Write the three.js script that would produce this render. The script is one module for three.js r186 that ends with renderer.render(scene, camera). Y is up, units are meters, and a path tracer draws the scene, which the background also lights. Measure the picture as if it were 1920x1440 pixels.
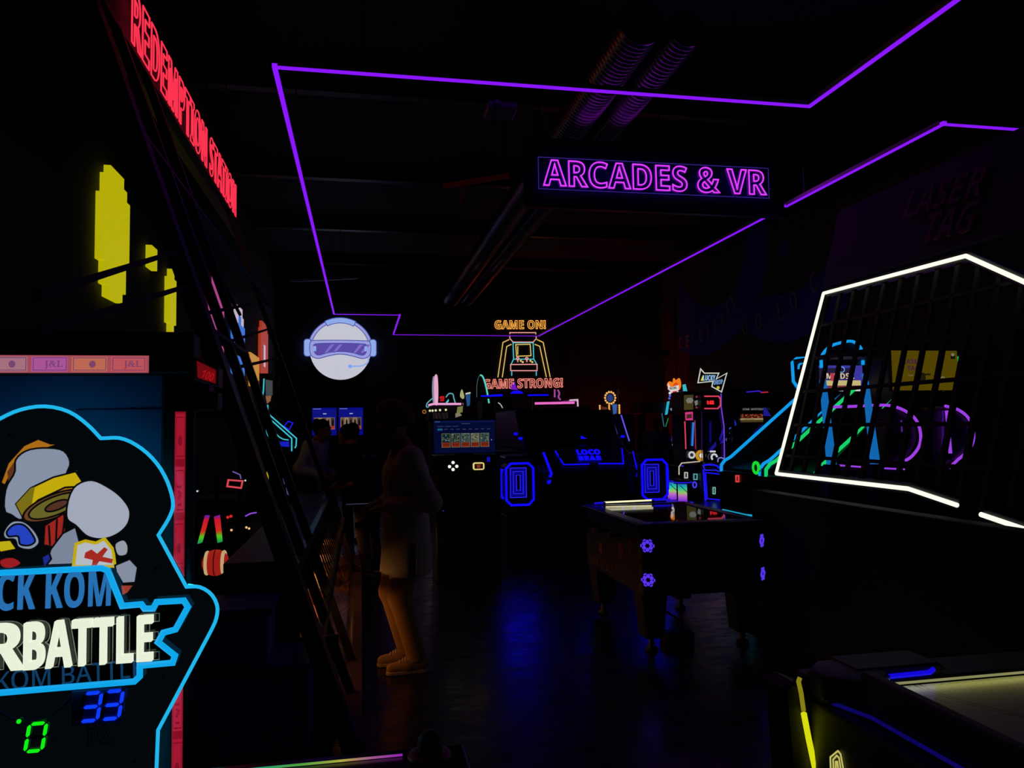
import * as THREE from 'three';
import { FontLoader } from 'three/addons/loaders/FontLoader.js';
import { RoundedBoxGeometry } from 'three/addons/geometries/RoundedBoxGeometry.js';
import { mergeGeometries } from 'three/addons/utils/BufferGeometryUtils.js';
import { RectAreaLightUniformsLib } from 'three/addons/lights/RectAreaLightUniformsLib.js';

// ---------------------------------------------------------------- camera, light, exposure
const scene = new THREE.Scene();
const camera = new THREE.PerspectiveCamera(53.13, 4 / 3, 0.05, 80);
camera.position.set(0, 1.6, 0);
camera.up.set(0.00308, 0.99836, 0.05715);
camera.lookAt(0.19236, 1.65549, -0.97976);
const renderer = new THREE.WebGLRenderer({ antialias: true });
renderer.toneMapping = THREE.LinearToneMapping;
renderer.toneMappingExposure = 1.0;
renderer.shadowMap.enabled = true;
scene.background = new THREE.Color(0x000000);
RectAreaLightUniformsLib.init();
function areaLight(color, intensity, w, h, pos, target) {
  const l = new THREE.RectAreaLight(color, intensity, w, h);
  l.position.set(...pos); l.lookAt(...target); l.name = 'area_light'; scene.add(l);
}
function pointLight(color, intensity, pos, radius = 1) {
  const l = new THREE.PointLight(color, intensity, 0, 2);
  l.position.set(...pos); l.castShadow = true; l.shadow.radius = radius; l.name = 'lamp_light'; scene.add(l);
}
// the ceiling LED outline throws a little violet light down the hall
areaLight('#8418ff', 0.5, 4.0, 0.04, [1.45, 4.07, -5.37], [1.45, 0, -5.37]);
areaLight('#8418ff', 0.5, 0.04, 11.4, [-0.58, 4.07, -11.1], [-0.58, 0, -11.1]);
areaLight('#8418ff', 0.5, 0.04, 11.0, [4.82, 4.07, -14.6], [4.82, 0, -14.6]);
areaLight('#8418ff', 0.5, 0.04, 4.0, [3.48, 4.07, -3.3], [3.48, 0, -3.3]);

// ---------------------------------------------------------------- helpers
let seed = 7;
const rnd = () => { seed = (seed * 1664525 + 1013904223) >>> 0; return seed / 4294967296; };
const V = (x, y, z) => new THREE.Vector3(x, y, z);
const font = await new FontLoader().loadAsync('fonts/droid/droid_sans_bold.typeface.json');
const fontThin = await new FontLoader().loadAsync('fonts/droid/droid_sans_regular.typeface.json');

const mat = (color, roughness = 0.6, metalness = 0, extra = {}) => new THREE.MeshStandardMaterial({ color, roughness, metalness, ...extra });
const glowCache = {};
const glow = (color, k = 1) => glowCache[color + k] ??= new THREE.MeshStandardMaterial({ color: 0x050505, roughness: 0.5, emissive: color, emissiveIntensity: k });
const glass = (color = '#ffffff', roughness = 0.03) => new THREE.MeshPhysicalMaterial({ color, roughness, transmission: 1, thickness: 0, ior: 1.5 });

function noiseTexture(size, fn, srgb) {
  const d = new Uint8Array(size * size * 4);
  for (let y = 0; y < size; y++) for (let x = 0; x < size; x++) { const c = fn(x / size, y / size); d.set([c, c, c, 255], (y * size + x) * 4); }
  const t = new THREE.DataTexture(d, size, size); t.wrapS = t.wrapT = THREE.RepeatWrapping; t.magFilter = THREE.LinearFilter; t.minFilter = THREE.LinearMipmapLinearFilter; t.generateMipmaps = true;
  if (srgb) t.colorSpace = THREE.SRGBColorSpace; t.needsUpdate = true; return t;
}
function tileNoise(n) { const g = Array.from({ length: n * n }, rnd); return (u, v) => { const x = u * n, y = v * n, i = Math.floor(x), j = Math.floor(y), a = x - i, b = y - j, s = (t) => t * t * (3 - 2 * t), at = (p, q) => g[((q % n + n) % n) * n + (p % n + n) % n]; return (at(i, j) * (1 - s(a)) + at(i + 1, j) * s(a)) * (1 - s(b)) + (at(i, j + 1) * (1 - s(a)) + at(i + 1, j + 1) * s(a)) * s(b); }; }
function canvasTexture(w, h, draw) { const c = document.createElement('canvas'); c.width = w; c.height = h; const g = c.getContext('2d'); draw(g, w, h); const t = new THREE.CanvasTexture(c); t.colorSpace = THREE.SRGBColorSpace; t.magFilter = THREE.LinearFilter; return t; }
const screenMat = (tex, k = 1) => new THREE.MeshStandardMaterial({ color: 0x040404, roughness: 0.25, emissive: 0xffffff, emissiveMap: tex, emissiveIntensity: k });

// names and things
const taken = {};
const numbered = (name) => { const n = taken[name] = (taken[name] ?? -1) + 1; return n ? `${name}_${String(n).padStart(3, '0')}` : name; };
const origin = new WeakMap();
function thing(name, label, category, base = [0, 0, 0], group) {       // parts are given in room metres and stored relative to the base
  const o = new THREE.Group(); o.name = numbered(name); o.position.set(...base); scene.add(o); origin.set(o, V(...base));
  o.userData = { label, category }; if (group) o.userData.group = group; return o;
}
function part(name, geometry, material, parent, label) {
  const g = Array.isArray(geometry) ? (geometry.length > 1 ? merge(geometry) : geometry[0]) : geometry;
  const m = new THREE.Mesh(g, material); m.name = name;
  const b = origin.get(parent); if (b) m.position.copy(b).negate();
  if (label) m.userData.label = label; parent.add(m); return m;
}
function struct(name, geometry, material) { const m = new THREE.Mesh(Array.isArray(geometry) ? merge(geometry) : geometry, material); m.name = name; m.userData = { kind: 'structure' }; scene.add(m); return m; }
function single(name, label, category, geometry, material, base, group) { const t = thing(name, label, category, base, group); const m = part(name, geometry, material, t); return t; }

// geometry
const plain = (g) => { const n = g.index ? g.toNonIndexed() : g; for (const k of Object.keys(n.attributes)) if (!['position', 'normal', 'uv'].includes(k)) n.deleteAttribute(k); return n; };
const merge = (list) => mergeGeometries(list.map(plain), false);
function box(x0, x1, y0, y1, z0, z1, r = 0.004) {
  const w = Math.abs(x1 - x0), h = Math.abs(y1 - y0), d = Math.abs(z1 - z0), m = Math.min(w, h, d);
  const g = r > 0 && m > 0.004 ? new RoundedBoxGeometry(w, h, d, 1, Math.min(r, m * 0.45)) : new THREE.BoxGeometry(w, h, d);
  return g.translate((x0 + x1) / 2, (y0 + y1) / 2, (z0 + z1) / 2);
}
function frame(O, U, Vv) { const u = V(...U).normalize(), v = V(...Vv); v.addScaledVector(u, -v.dot(u)).normalize(); const n = u.clone().cross(v); return new THREE.Matrix4().makeBasis(u, v, n).setPosition(...O); }
// a bar of rectangular section between two points; `side` is the direction of its width
function bar(a, b, w, d, side = [0, 0, 1]) {
  const A = V(...a), B = V(...b), dir = B.clone().sub(A), len = dir.length(); dir.normalize();
  const s = V(...side).addScaledVector(dir, -V(...side).dot(dir)); if (s.lengthSq() < 1e-6) s.set(1, 0, 0).addScaledVector(dir, -dir.x); s.normalize();
  const n = dir.clone().cross(s);
  return new THREE.BoxGeometry(w, len, d).applyMatrix4(new THREE.Matrix4().makeBasis(s, dir, n.negate()).setPosition(A.add(B).multiplyScalar(0.5)));
}
// round tube along a polyline with mitred corners
function tube(pts, r, closed = false, seg = 6) {
  let P = pts.map((p) => Array.isArray(p) ? V(p[0], p[1], p[2] ?? 0) : p.clone());
  P = P.filter((p, i) => i === 0 || p.distanceTo(P[i - 1]) > 1e-5); if (closed && P[0].distanceTo(P[P.length - 1]) < 1e-4) P.pop();
  const n = P.length, pos = [], nor = [], idx = [], uv = [];
  const dirAt = (i, j) => P[(j + n) % n].clone().sub(P[(i + n) % n]).normalize();
  let ref = V(0.13, 0.21, 0.97); const d0 = dirAt(0, 1); if (Math.abs(d0.dot(ref)) > 0.9) ref = V(0.05, 0.99, 0.1);
  for (let i = 0; i < n; i++) {
    const a = closed || i > 0 ? dirAt(i - 1, i) : dirAt(i, i + 1), b = closed || i < n - 1 ? dirAt(i, i + 1) : a;
    const t = a.clone().add(b); if (t.lengthSq() < 1e-6) t.copy(a); t.normalize();
    const k = Math.min(2, 1 / Math.max(0.35, a.dot(t)));
    const u = ref.clone().addScaledVector(t, -ref.dot(t)).normalize(), w = t.clone().cross(u); ref = u.clone();
    const inPlane = b.clone().sub(a); const mi = inPlane.lengthSq() > 1e-8 ? inPlane.normalize() : null;
    for (let s = 0; s < seg; s++) {
      const q = s / seg * Math.PI * 2, o = u.clone().multiplyScalar(Math.cos(q)).addScaledVector(w, Math.sin(q)); nor.push(o.x, o.y, o.z);
      const e = o.clone().multiplyScalar(r); if (mi) e.addScaledVector(mi, e.dot(mi) * (k - 1));
      pos.push(P[i].x + e.x, P[i].y + e.y, P[i].z + e.z); uv.push(s / seg, i / n);
    }
  }
  for (let i = 0; i < (closed ? n : n - 1); i++) for (let s = 0; s < seg; s++) { const a = i * seg + s, b = i * seg + (s + 1) % seg, c = ((i + 1) % n) * seg + s, d = ((i + 1) % n) * seg + (s + 1) % seg; idx.push(a, b, c, b, d, c); }
  if (!closed) for (const [i, flip] of [[0, 1], [n - 1, 0]]) { for (let s = 1; s < seg - 1; s++) { const a = i * seg, b = i * seg + s, c = i * seg + s + 1; idx.push(...(flip ? [a, c, b] : [a, b, c])); } }
  const g = new THREE.BufferGeometry(); g.setAttribute('position', new THREE.Float32BufferAttribute(pos, 3)); g.setAttribute('normal', new THREE.Float32BufferAttribute(nor, 3)); g.setAttribute('uv', new THREE.Float32BufferAttribute(uv, 2)); g.setIndex(idx); return g;
}
const at3 = (pts, z) => pts.map(([x, y]) => [x, y, z]);
// polygon in the xy plane pushed out to depth d; front face at z1
function slab(pts, z1, d, bevel = 0, holes = []) {
  const s = new THREE.Shape(pts.map(([x, y]) => new THREE.Vector2(x, y)));
  for (const h of holes) s.holes.push(new THREE.Path(h.map(([x, y]) => new THREE.Vector2(x, y))));
  const g = new THREE.ExtrudeGeometry(s, { depth: d - 2 * bevel, bevelEnabled: bevel > 0, bevelSize: bevel, bevelThickness: bevel, bevelOffset: -bevel, bevelSegments: 1, curveSegments: 8 });
  return g.translate(0, 0, z1 - d + bevel);
}
// polygon given as (z, y) on a wall across x, pushed towards +x or -x
function slabX(pts, x1, d) { const g = slab(pts.map(([z, y]) => [z, y]), 0, d); return g.applyMatrix4(new THREE.Matrix4().makeBasis(V(0, 0, 1), V(0, 1, 0), V(-1, 0, 0)).setPosition(x1, 0, 0)); }
const smooth = (pts, n = 40, closed = false) => new THREE.CatmullRomCurve3(pts.map(([x, y, z]) => V(x, y, z ?? 0)), closed, 'centripetal').getPoints(n).map((p) => [p.x, p.y, p.z]);
const ringPts = (cx, cy, z, rx, ry, n = 28) => Array.from({ length: n }, (_, i) => [cx + rx * Math.cos(i / n * 2 * Math.PI), cy + ry * Math.sin(i / n * 2 * Math.PI), z]);
const lathe = (pts, n = 24) => new THREE.LatheGeometry(pts.map(([r, y]) => new THREE.Vector2(r, y)), n);
const ball = (x, y, z, r, n = 10) => new THREE.SphereGeometry(r, n, Math.ceil(n * 0.7)).translate(x, y, z);
const cyl = (x, y, z, r, h, axis = 'y', n = 20, r2 = r) => { const g = new THREE.CylinderGeometry(r2, r, h, n); if (axis === 'x') g.rotateZ(Math.PI / 2); if (axis === 'z') g.rotateX(Math.PI / 2); return g.translate(x, y, z); };
function disc(cx, cy, z, r, d, n = 40) { return slab(ringPts(cx, cy, 0, r, r, n).map(([x, y]) => [x, y]), z, d); }
const rect = (x0, x1, y0, y1) => [[x0, y0], [x1, y0], [x1, y1], [x0, y1]];
function roundRect(x0, x1, y0, y1, r, n = 4) { const p = []; for (const [cx, cy, a] of [[x1 - r, y0 + r, -90], [x1 - r, y1 - r, 0], [x0 + r, y1 - r, 90], [x0 + r, y0 + r, 180]]) for (let i = 0; i <= n; i++) { const q = (a + 90 * i / n) * Math.PI / 180; p.push([cx + r * Math.cos(q), cy + r * Math.sin(q)]); } return p; }
// a flat picture on a panel, uv from 0 to 1
function picture(x0, x1, y0, y1, z) { return new THREE.PlaneGeometry(x1 - x0, y1 - y0).translate((x0 + x1) / 2, (y0 + y1) / 2, z); }

// letters: outlines of each character, fitted to a W x H box standing on O along U and up V
function letters(str, W, H, f = font, slant = 0) {
  const out = []; let pen = 0; const k = 1 / f.data.resolution;
  for (const ch of str) {
    const gl = f.data.glyphs[ch] ?? f.data.glyphs['?'];
    if (ch !== ' ') out.push({ ch, shapes: f.generateShapes(ch, 1).map((s) => { const e = s.extractPoints(5); return { outer: e.shape.map((p) => [p.x + pen, p.y]), holes: e.holes.map((h) => h.map((p) => [p.x + pen, p.y])) }; }) });
    pen += gl.ha * k;
  }
  let x0 = 1e9, x1 = -1e9, y0 = 1e9, y1 = -1e9;
  for (const l of out) for (const s of l.shapes) for (const [x, y] of s.outer) { x0 = Math.min(x0, x); x1 = Math.max(x1, x); y0 = Math.min(y0, y); y1 = Math.max(y1, y); }
  const fx = W / (x1 - x0), fy = H / (y1 - y0), fit = ([x, y]) => [(x - x0) * fx + (y - y0) * fy * slant, (y - y0) * fy];
  for (const l of out) for (const s of l.shapes) { s.outer = s.outer.map(fit); s.holes = s.holes.map((h) => h.map(fit)); }
  return out;
}
function neonText(parent, name, str, O, U, Vv, W, H, r, material, opt = {}) {
  const M = frame(O, U, Vv);
  return letters(str, W, H, opt.font ?? font, opt.slant).map((l) => part(name, l.shapes.flatMap((s) => [s.outer, ...s.holes]).map((c) => tube(c.map(([x, y]) => [x, y, opt.off ?? 0]), r, true, opt.seg ?? 5).applyMatrix4(M)), typeof material === 'function' ? material(l.ch) : material, parent));
}
function solidText(parent, name, str, O, U, Vv, W, H, d, material, opt = {}) {
  const M = frame(O, U, Vv);
  return letters(str, W, H, opt.font ?? font, opt.slant).map((l) => part(name, l.shapes.flatMap((s) => [slab(s.outer, d, d, opt.bevel ?? 0, s.holes), ...(opt.bold ? [s.outer, ...s.holes].map((c) => tube(c.map(([x, y]) => [x, y, d * 0.7]), opt.bold, true, 5)) : [])]).map((q) => q.applyMatrix4(M)), material, parent));
}

// common dark surfaces
const blackPaint = mat('#0d0d10', 0.55), blackGloss = mat('#08080b', 0.22), blackSteel = mat('#15151a', 0.45, 0.3), darkBoard = mat('#101014', 0.8), navy = mat('#0a1038', 0.5), charcoal = mat('#1b1b20', 0.7);
const VIOLET = '#8a16ff', CYAN = '#12b4f2', BLUE = '#0f08ff';

// ---------------------------------------------------------------- the hall
const grain = tileNoise(24), grain2 = tileNoise(96), coarse = tileNoise(6);
const floorRough = noiseTexture(256, (u, v) => 55 + 45 * grain(u * 0.5, v) + 45 * grain2(u * 0.25, v) + 35 * coarse(u, v)); floorRough.repeat.set(0.6, 0.6);
const floorBump = noiseTexture(256, (u, v) => 120 + 90 * grain2(u * 0.125, v)); floorBump.repeat.set(0.8, 0.8);
function metreUV(g, ax, ay, s = 1) { const p = g.attributes.position, uv = []; for (let i = 0; i < p.count; i++) uv.push(p.getComponent(i, ax) * s, p.getComponent(i, ay) * s); g.setAttribute('uv', new THREE.Float32BufferAttribute(uv, 2)); return g; }
struct('floor', metreUV(box(-2.6, 9.3, -0.2, 0, -22.3, 3.2, 0), 0, 2), mat('#15151a', 0.62, 0, { roughnessMap: floorRough, bumpMap: floorBump, bumpScale: 0.0003 }));
struct('ceiling', box(-2.6, 9.3, 6.2, 6.4, -22.3, 3.2, 0), mat('#1a1a34', 0.9));
struct('wall_far', box(-2.6, 9.3, 0, 6.2, -22.3, -22, 0), mat('#1c1c2a', 0.85));
struct('wall_right', box(9, 9.3, 0, 6.2, -22, 3, 0), mat('#401420', 0.85));
struct('wall_left', box(-2.6, -2.3, 0, 6.2, -22, 3, 0), mat('#0c0c10', 0.85));
struct('wall_back', box(-2.6, 9.3, 0, 6.2, 3, 3.2, 0), mat('#0c0c10', 0.9));
// roof purlins
for (const [i, z] of [-3, -6.5, -10, -13.5, -17, -20.5].entries()) {
  const t = thing('roof_purlin', ['dark steel roof beam nearest overhead above the violet outline', 'dark steel roof beam just beyond the near violet line', 'dark steel roof beam above the lit sign', 'dark steel roof beam halfway down the ribbed duct', 'dark steel roof beam beyond the middle of the duct', 'dark steel roof beam nearest the far wall'][i], 'beam', [3.3, 6.2, z], 'roof beams');
  part('flange', box(-2.3, 9, 6.16, 6.2, z - 0.08, z + 0.08), blackSteel, t); part('web', box(-2.3, 9, 5.98, 6.16, z - 0.01, z + 0.01), blackSteel, t); part('flange', box(-2.3, 9, 5.94, 5.98, z - 0.08, z + 0.08), blackSteel, t);
}
// two ribbed ventilation ducts running away under the roof
function duct(x, y, r, z0, z1, label) {
  const t = thing('ribbed_duct', label, 'duct', [x, y + r, (z0 + z1) / 2], 'ventilation ducts');
  const steel = mat('#62626a', 0.3, 0.9), prof = []; const p = 0.07, n = Math.round(Math.abs(z1 - z0) / p);
  for (let i = 0; i < n; i++) { const a = i * p; prof.push([r, a], [r, a + p * 0.6], [r + 0.012, a + p * 0.7], [r + 0.012, a + p * 0.9]); } prof.push([r, n * p]);
  part('duct_shell', lathe(prof, 20).rotateX(-Math.PI / 2).translate(x, y, z0), steel, t);
  for (let z = z0 - 1; z > z1; z -= 3) { part('hanger', box(x - 0.008, x + 0.008, y + r, 6.2, z - 0.008, z + 0.008, 0), blackSteel, t); part('strap', lathe([[r + 0.018, 0], [r + 0.022, 0], [r + 0.022, 0.04], [r + 0.018, 0.04]], 20).rotateX(-Math.PI / 2).translate(x, y, z), blackSteel, t); }
}
duct(2.42, 5.12, 0.2, -6.2, -20.8, 'long ribbed silver duct running under the roof, left of the pair');
duct(2.85, 5.1, 0.16, -6.2, -20.8, 'long ribbed silver duct running under the roof, right of the pair');
// a short batten and a bracket hung from the roof, left of the duct
{ const t = thing('hanging_batten', 'pale metal batten hanging crosswise inside the violet outline', 'batten', [-0.9, 4.55, -15.5]);
  part('rail', bar([-1.35, 4.5, -15.4], [-0.05, 4.64, -15.6], 0.05, 0.03, [0, 1, 0]), mat('#8f8f98', 0.4, 0.6), t);
  for (const x of [-1.0, -0.4]) part('rod', box(x - 0.006, x + 0.006, 4.56, 6.2, -15.51, -15.49, 0), blackSteel, t); }
{ const t = thing('roof_bracket', 'rust red steel bracket beside the ribbed duct', 'bracket', [1.7, 5.0, -10.6]);
  const rust = mat('#b03a24', 0.55, 0.2);
  part('arm', bar([1.15, 5.02, -10.7], [2.05, 5.12, -10.4], 0.07, 0.04, [0, 1, 0]), rust, t); part('brace', bar([1.45, 5.03, -10.6], [1.35, 4.72, -10.6], 0.03, 0.03), rust, t); part('rod', box(1.99, 2.01, 5.12, 6.2, -10.42, -10.4, 0), blackSteel, t); }
{ const t = thing('roof_projector', 'pale box projector hung under the near violet line', 'projector', [1.0, 4.0, -5.6]);
  part('body', box(0.93, 1.16, 3.97, 4.04, -5.75, -5.52, 0.02), mat('#4a4048', 0.5), t); part('lens', cyl(1.0, 4.0, -5.51, 0.03, 0.03, 'z'), blackGloss, t); part('pole', box(1.035, 1.055, 4.04, 6.2, -5.64, -5.62, 0), blackSteel, t); }

// the violet LED outline under the roof
{ const t = thing('ceiling_led_outline', 'violet LED line tracing a large angular outline below the roof', 'LED strip', [1.5, 4.1, -10]);
  const runs = [[[3.48, 3.0], [3.48, -5.37]], [[3.48, -5.37], [-0.58, -5.37]], [[-0.58, -5.37], [-0.58, -17.0]], [[-0.58, -17.0], [0.84, -17.0]], [[0.84, -17.0], [0.84, -20.6]], [[0.84, -20.6], [4.82, -20.6]], [[4.82, -20.6], [4.82, -8.24]], [[4.82, -7.96], [4.82, -5.52]], [[4.82, -5.52], [9.0, -5.52]]];
  const alu = mat('#8c8c94', 0.45, 0.2);
  for (const [[x0, z0], [x1, z1]] of runs) {     // an open aluminium channel with a diffuser that stands a little proud
    const h = 0.02, a = [Math.min(x0, x1) - h, Math.max(x0, x1) + h, Math.min(z0, z1) - h, Math.max(z0, z1) + h], alongX = z0 === z1, e = 2 * h;
    if (a[1] > 8.99) a[1] = 8.99; if (a[3] > 2.99) a[3] = 2.99;
    const wall = (s) => alongX ? box(a[0] + e, a[1] - e, 4.098, 4.115, s < 0 ? a[2] : a[3] - 0.003, s < 0 ? a[2] + 0.003 : a[3], 0) : box(s < 0 ? a[0] : a[1] - 0.003, s < 0 ? a[0] + 0.003 : a[1], 4.098, 4.115, a[2] + e, a[3] - e, 0);
    part('channel', [box(a[0], a[1], 4.115, 4.135, a[2], a[3], 0), wall(-1), wall(1)], alu, t);
    part('led_diffuser', box(a[0] + 0.0035, a[1] - 0.0035, 4.088, 4.115, a[2] + 0.0035, a[3] - 0.0035, 0), glow(VIOLET, 1.0), t);
    for (const q of [0.15, 0.85]) { const x = x0 + (x1 - x0) * q, z = z0 + (z1 - z0) * q; part('wire', box(x - 0.003, x + 0.003, 4.135, 6.2, z - 0.003, z + 0.003, 0), blackSteel, t); }
  } }

// ARCADES & VR sign
{ const t = thing('arcades_sign', 'violet neon outline sign reading ARCADES & VR hung in a black frame', 'neon sign', [3.3, 4.0, -8.1]);
  const z = -8.1;
  part('outer_frame', [box(1.76, 4.92, 4.74, 4.78, z - 0.06, z + 0.02), box(1.76, 4.92, 4.0, 4.04, z - 0.06, z + 0.02), box(1.76, 1.8, 4.04, 4.74, z - 0.06, z + 0.02), box(4.88, 4.92, 4.04, 4.74, z - 0.06, z + 0.02)], mat('#18121f', 0.4, 0.4), t);
  part('mesh_panel', box(1.8, 4.88, 4.04, 4.74, z - 0.05, z - 0.04, 0), mat('#1c1840', 0.6), t);
  part('acrylic_sheet', box(1.925, 4.68, 4.215, 4.575, z - 0.006, z, 0), glass('#b9a0ff', 0.05), t);
  part('sheet_edge', [tube([[1.92, 4.21, z + 0.002], [4.685, 4.225, z + 0.002], [4.685, 4.58, z + 0.002], [1.92, 4.565, z + 0.002]], 0.0045, true, 4)], glow('#3a2490', 0.8), t, 'thin lilac lit edge of the sheet');
  neonText(t, 'neon_letter', 'ARCADES & VR', [1.975, 4.245, z + 0.02], [1, 0.004, 0], [0, 1, 0], 2.665, 0.29, 0.0085, glow('#dc3cff', 1.1), { seg: 6 });
  for (const x of [1.95, 3.35, 4.75]) part('suspension_rod', box(x - 0.007, x + 0.007, 4.78, 6.2, z - 0.03, z - 0.016, 0), blackSteel, t);
  areaLight('#c02cff', 1.6, 2.6, 0.28, [3.3, 4.39, -8.03], [3.3, 4.3, 0]); }

// ---------------------------------------------------------------- far wall
{ // round headset light box
  const t = thing('headset_light_box', 'round white light box with blue headset and violet visor on far wall', 'light box', [-0.57, 2.95, -22]);
  const z = -21.84, white = glow('#c3c3d2', 1), navyLine = glow('#3c4f9c', 1), pale = glow('#8fa8e8', 1), lilac = glow('#9a9ade', 1);
  part('housing', disc(-0.57, 3.8, -21.86, 0.845, 0.14, 48), charcoal, t);
  part('light_face', disc(-0.57, 3.8, z, 0.83, 0.02, 48), white, t);
  const arc = (r, a0, a1, n = 24, cx = -0.57, cy = 3.8) => Array.from({ length: n + 1 }, (_, i) => { const a = (a0 + (a1 - a0) * i / n) * Math.PI / 180; return [cx + r * Math.cos(a), cy + r * Math.sin(a)]; });
  const band = (r0, r1, a0, a1) => [...arc(r1, a0, a1), ...arc(r0, a1, a0)];
  part('light_headband', slab(band(0.8, 0.885, 20, 160), z + 0.012, 0.012), lilac, t); part('light_headband_outline', [tube(at3(arc(0.885, 20, 160), z + 0.014), 0.011), tube(at3(arc(0.8, 20, 160), z + 0.014), 0.011)], navyLine, t);
  part('light_head_pad', slab(band(0.755, 0.905, 62, 118), z + 0.026, 0.012), pale, t); part('light_pad_outline', tube(at3(band(0.755, 0.905, 62, 118), z + 0.028), 0.011, true), navyLine, t);
  for (const s of [-1, 1]) { const x = -0.57 + s * 0.885, e = roundRect(x - 0.1, x + 0.1, 3.62, 4.1, 0.08); part('light_ear_cup', slab(e, z + 0.02, 0.1), pale, t); part('light_cup_outline', tube(at3(e, z + 0.022), 0.011, true), navyLine, t); }
  // visor: rounded goggle with a bridge
  const vis = (g) => smooth([[-1.4 + g, 3.9], [-1.36 + g, 4.04 - g], [-1.2, 4.06 - g], [0.06, 4.06 - g], [0.22 - g, 4.04 - g], [0.26 - g, 3.9], [0.22 - g, 3.64 + g], [0.05, 3.56 + g], [-0.25, 3.63 + g], [-0.57, 3.68 + g * 0.8], [-0.89, 3.63 + g], [-1.19, 3.56 + g], [-1.36 + g, 3.64 + g]], 60, true).map(([x, y]) => [x, y]);
  part('light_visor_frame', slab(vis(0), z + 0.05, 0.03), lilac, t); part('light_visor_outline', [tube(at3(vis(0), z + 0.052), 0.012, true), tube(at3(vis(0.09), z + 0.066), 0.01, true)], navyLine, t);
  part('light_visor_pane', slab(vis(0.09), z + 0.062, 0.012), glow('#5a4aa4', 1), t);
  for (const x of [-1.0, -0.78, -0.22, -0.02]) part('light_pane_stripe', slab([[x, 3.72], [x + 0.07, 3.72], [x + 0.27, 3.95], [x + 0.17, 3.95]], z + 0.068, 0.006), glow('#7d6cc4', 1), t);
  for (const s of [-1, 1]) part('light_visor_clip', slab(rect(-0.57 + s * 0.7 - 0.045, -0.57 + s * 0.7 + 0.045, 3.76, 3.9), z + 0.075, 0.02), pale, t);
  part('light_microphone_arm', tube(smooth([[0.2, 3.6, z + 0.05], [0.17, 3.45, z + 0.05], [0.02, 3.36, z + 0.05], [-0.26, 3.34, z + 0.05]], 16), 0.024), pale, t); part('light_microphone', ball(-0.31, 3.34, z + 0.05, 0.055, 14), glow('#7fa0f0', 1), t);
}
{ // neon arcade wall sign
  const t = thing('game_on_neon_sign', 'orange and pink neon wall sign with arcade cabinet outline reading GAME ON! GAME STRONG!', 'neon sign', [4.75, 2.7, -22]);
  const z = -21.93, o = glow('#ffae4a', 1.1), p = glow('#ff8f80', 1.1), c = glow('#4fd0dc', 1), y = glow('#e8c46a', 1), pk = glow('#f2a0a0', 1);
  neonText(t, 'neon_letter', 'GAME ON!', [...[3.822,4.447], z], [1, 0.015, 0], [0, 1, 0], 1.52, 0.25, 0.0105, o);
  neonText(t, 'neon_letter', 'GAME STRONG!', [...[3.47,2.706], z], [1, 0.015, 0], [0, 1, 0], 2.36, 0.27, 0.0105, p);
  const ln = (pts, m, closed = false) => part('neon_tube', tube(at3(pts, z), 0.0135, closed, 5), m, t);
  ln([[4.262,4.347],[5.036,4.354],[5.052,4.176],[4.956,4.073],[4.355,4.068],[4.259,4.177]], pk, true);
  ln([[4.352,4.061],[4.364,3.575],[4.29,3.427]], c); ln([[4.956,4.065],[4.966,3.577],[5.051,3.428]], c); ln([[4.351,4.051],[4.955,4.056]], c); ln([[4.364,3.568],[4.965,3.569]], c);
  ln([[4.433,3.998],[4.865,4.009],[4.884,3.671],[4.452,3.654]], y, true); ln([[4.493,3.952],[4.489,3.701]], y);
  ln([[4.274,3.411],[5.064,3.42],[5.061,3.232],[4.271,3.232]], pk, true);
  ln([[4.303,3.208],[4.301,3.084]], c); ln([[5.037,3.208],[5.035,3.083]], c);
  ln([[3.89,3.037],[4.053,4.058],[4.24,4.143]], y); ln([[4.019,3.037],[4.163,3.939],[4.306,4.005]], y); ln([[5.07,4.149],[5.26,4.067],[5.453,3.043]], y); ln([[5,4.01],[5.153,3.953],[5.338,3.043]], y);
  for (const [x, yy] of [[4.483,3.584],[4.754,3.584]]) { part('neon_tube', tube(ringPts(x, yy, z + 0.02, 0.035, 0.035, 12), 0.016, true, 5), pk, t); part('neon_tube', tube([[x, yy - 0.04, z + 0.02], [x, yy - 0.1, z + 0.02]], 0.016), pk, t); }
  for (const [x, yy] of [[4.578,3.521],[4.633,3.482],[4.865,3.522],[4.921,3.483]]) part('neon_button', ball(x, yy, z + 0.01, 0.03, 8).scale(1, 1, 1), y, t);
  part('mounting_plate', box(3.6, 6.0, 2.6, 4.85, -22, -21.96, 0), mat('#0c0a12', 0.7), t);
}
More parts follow.
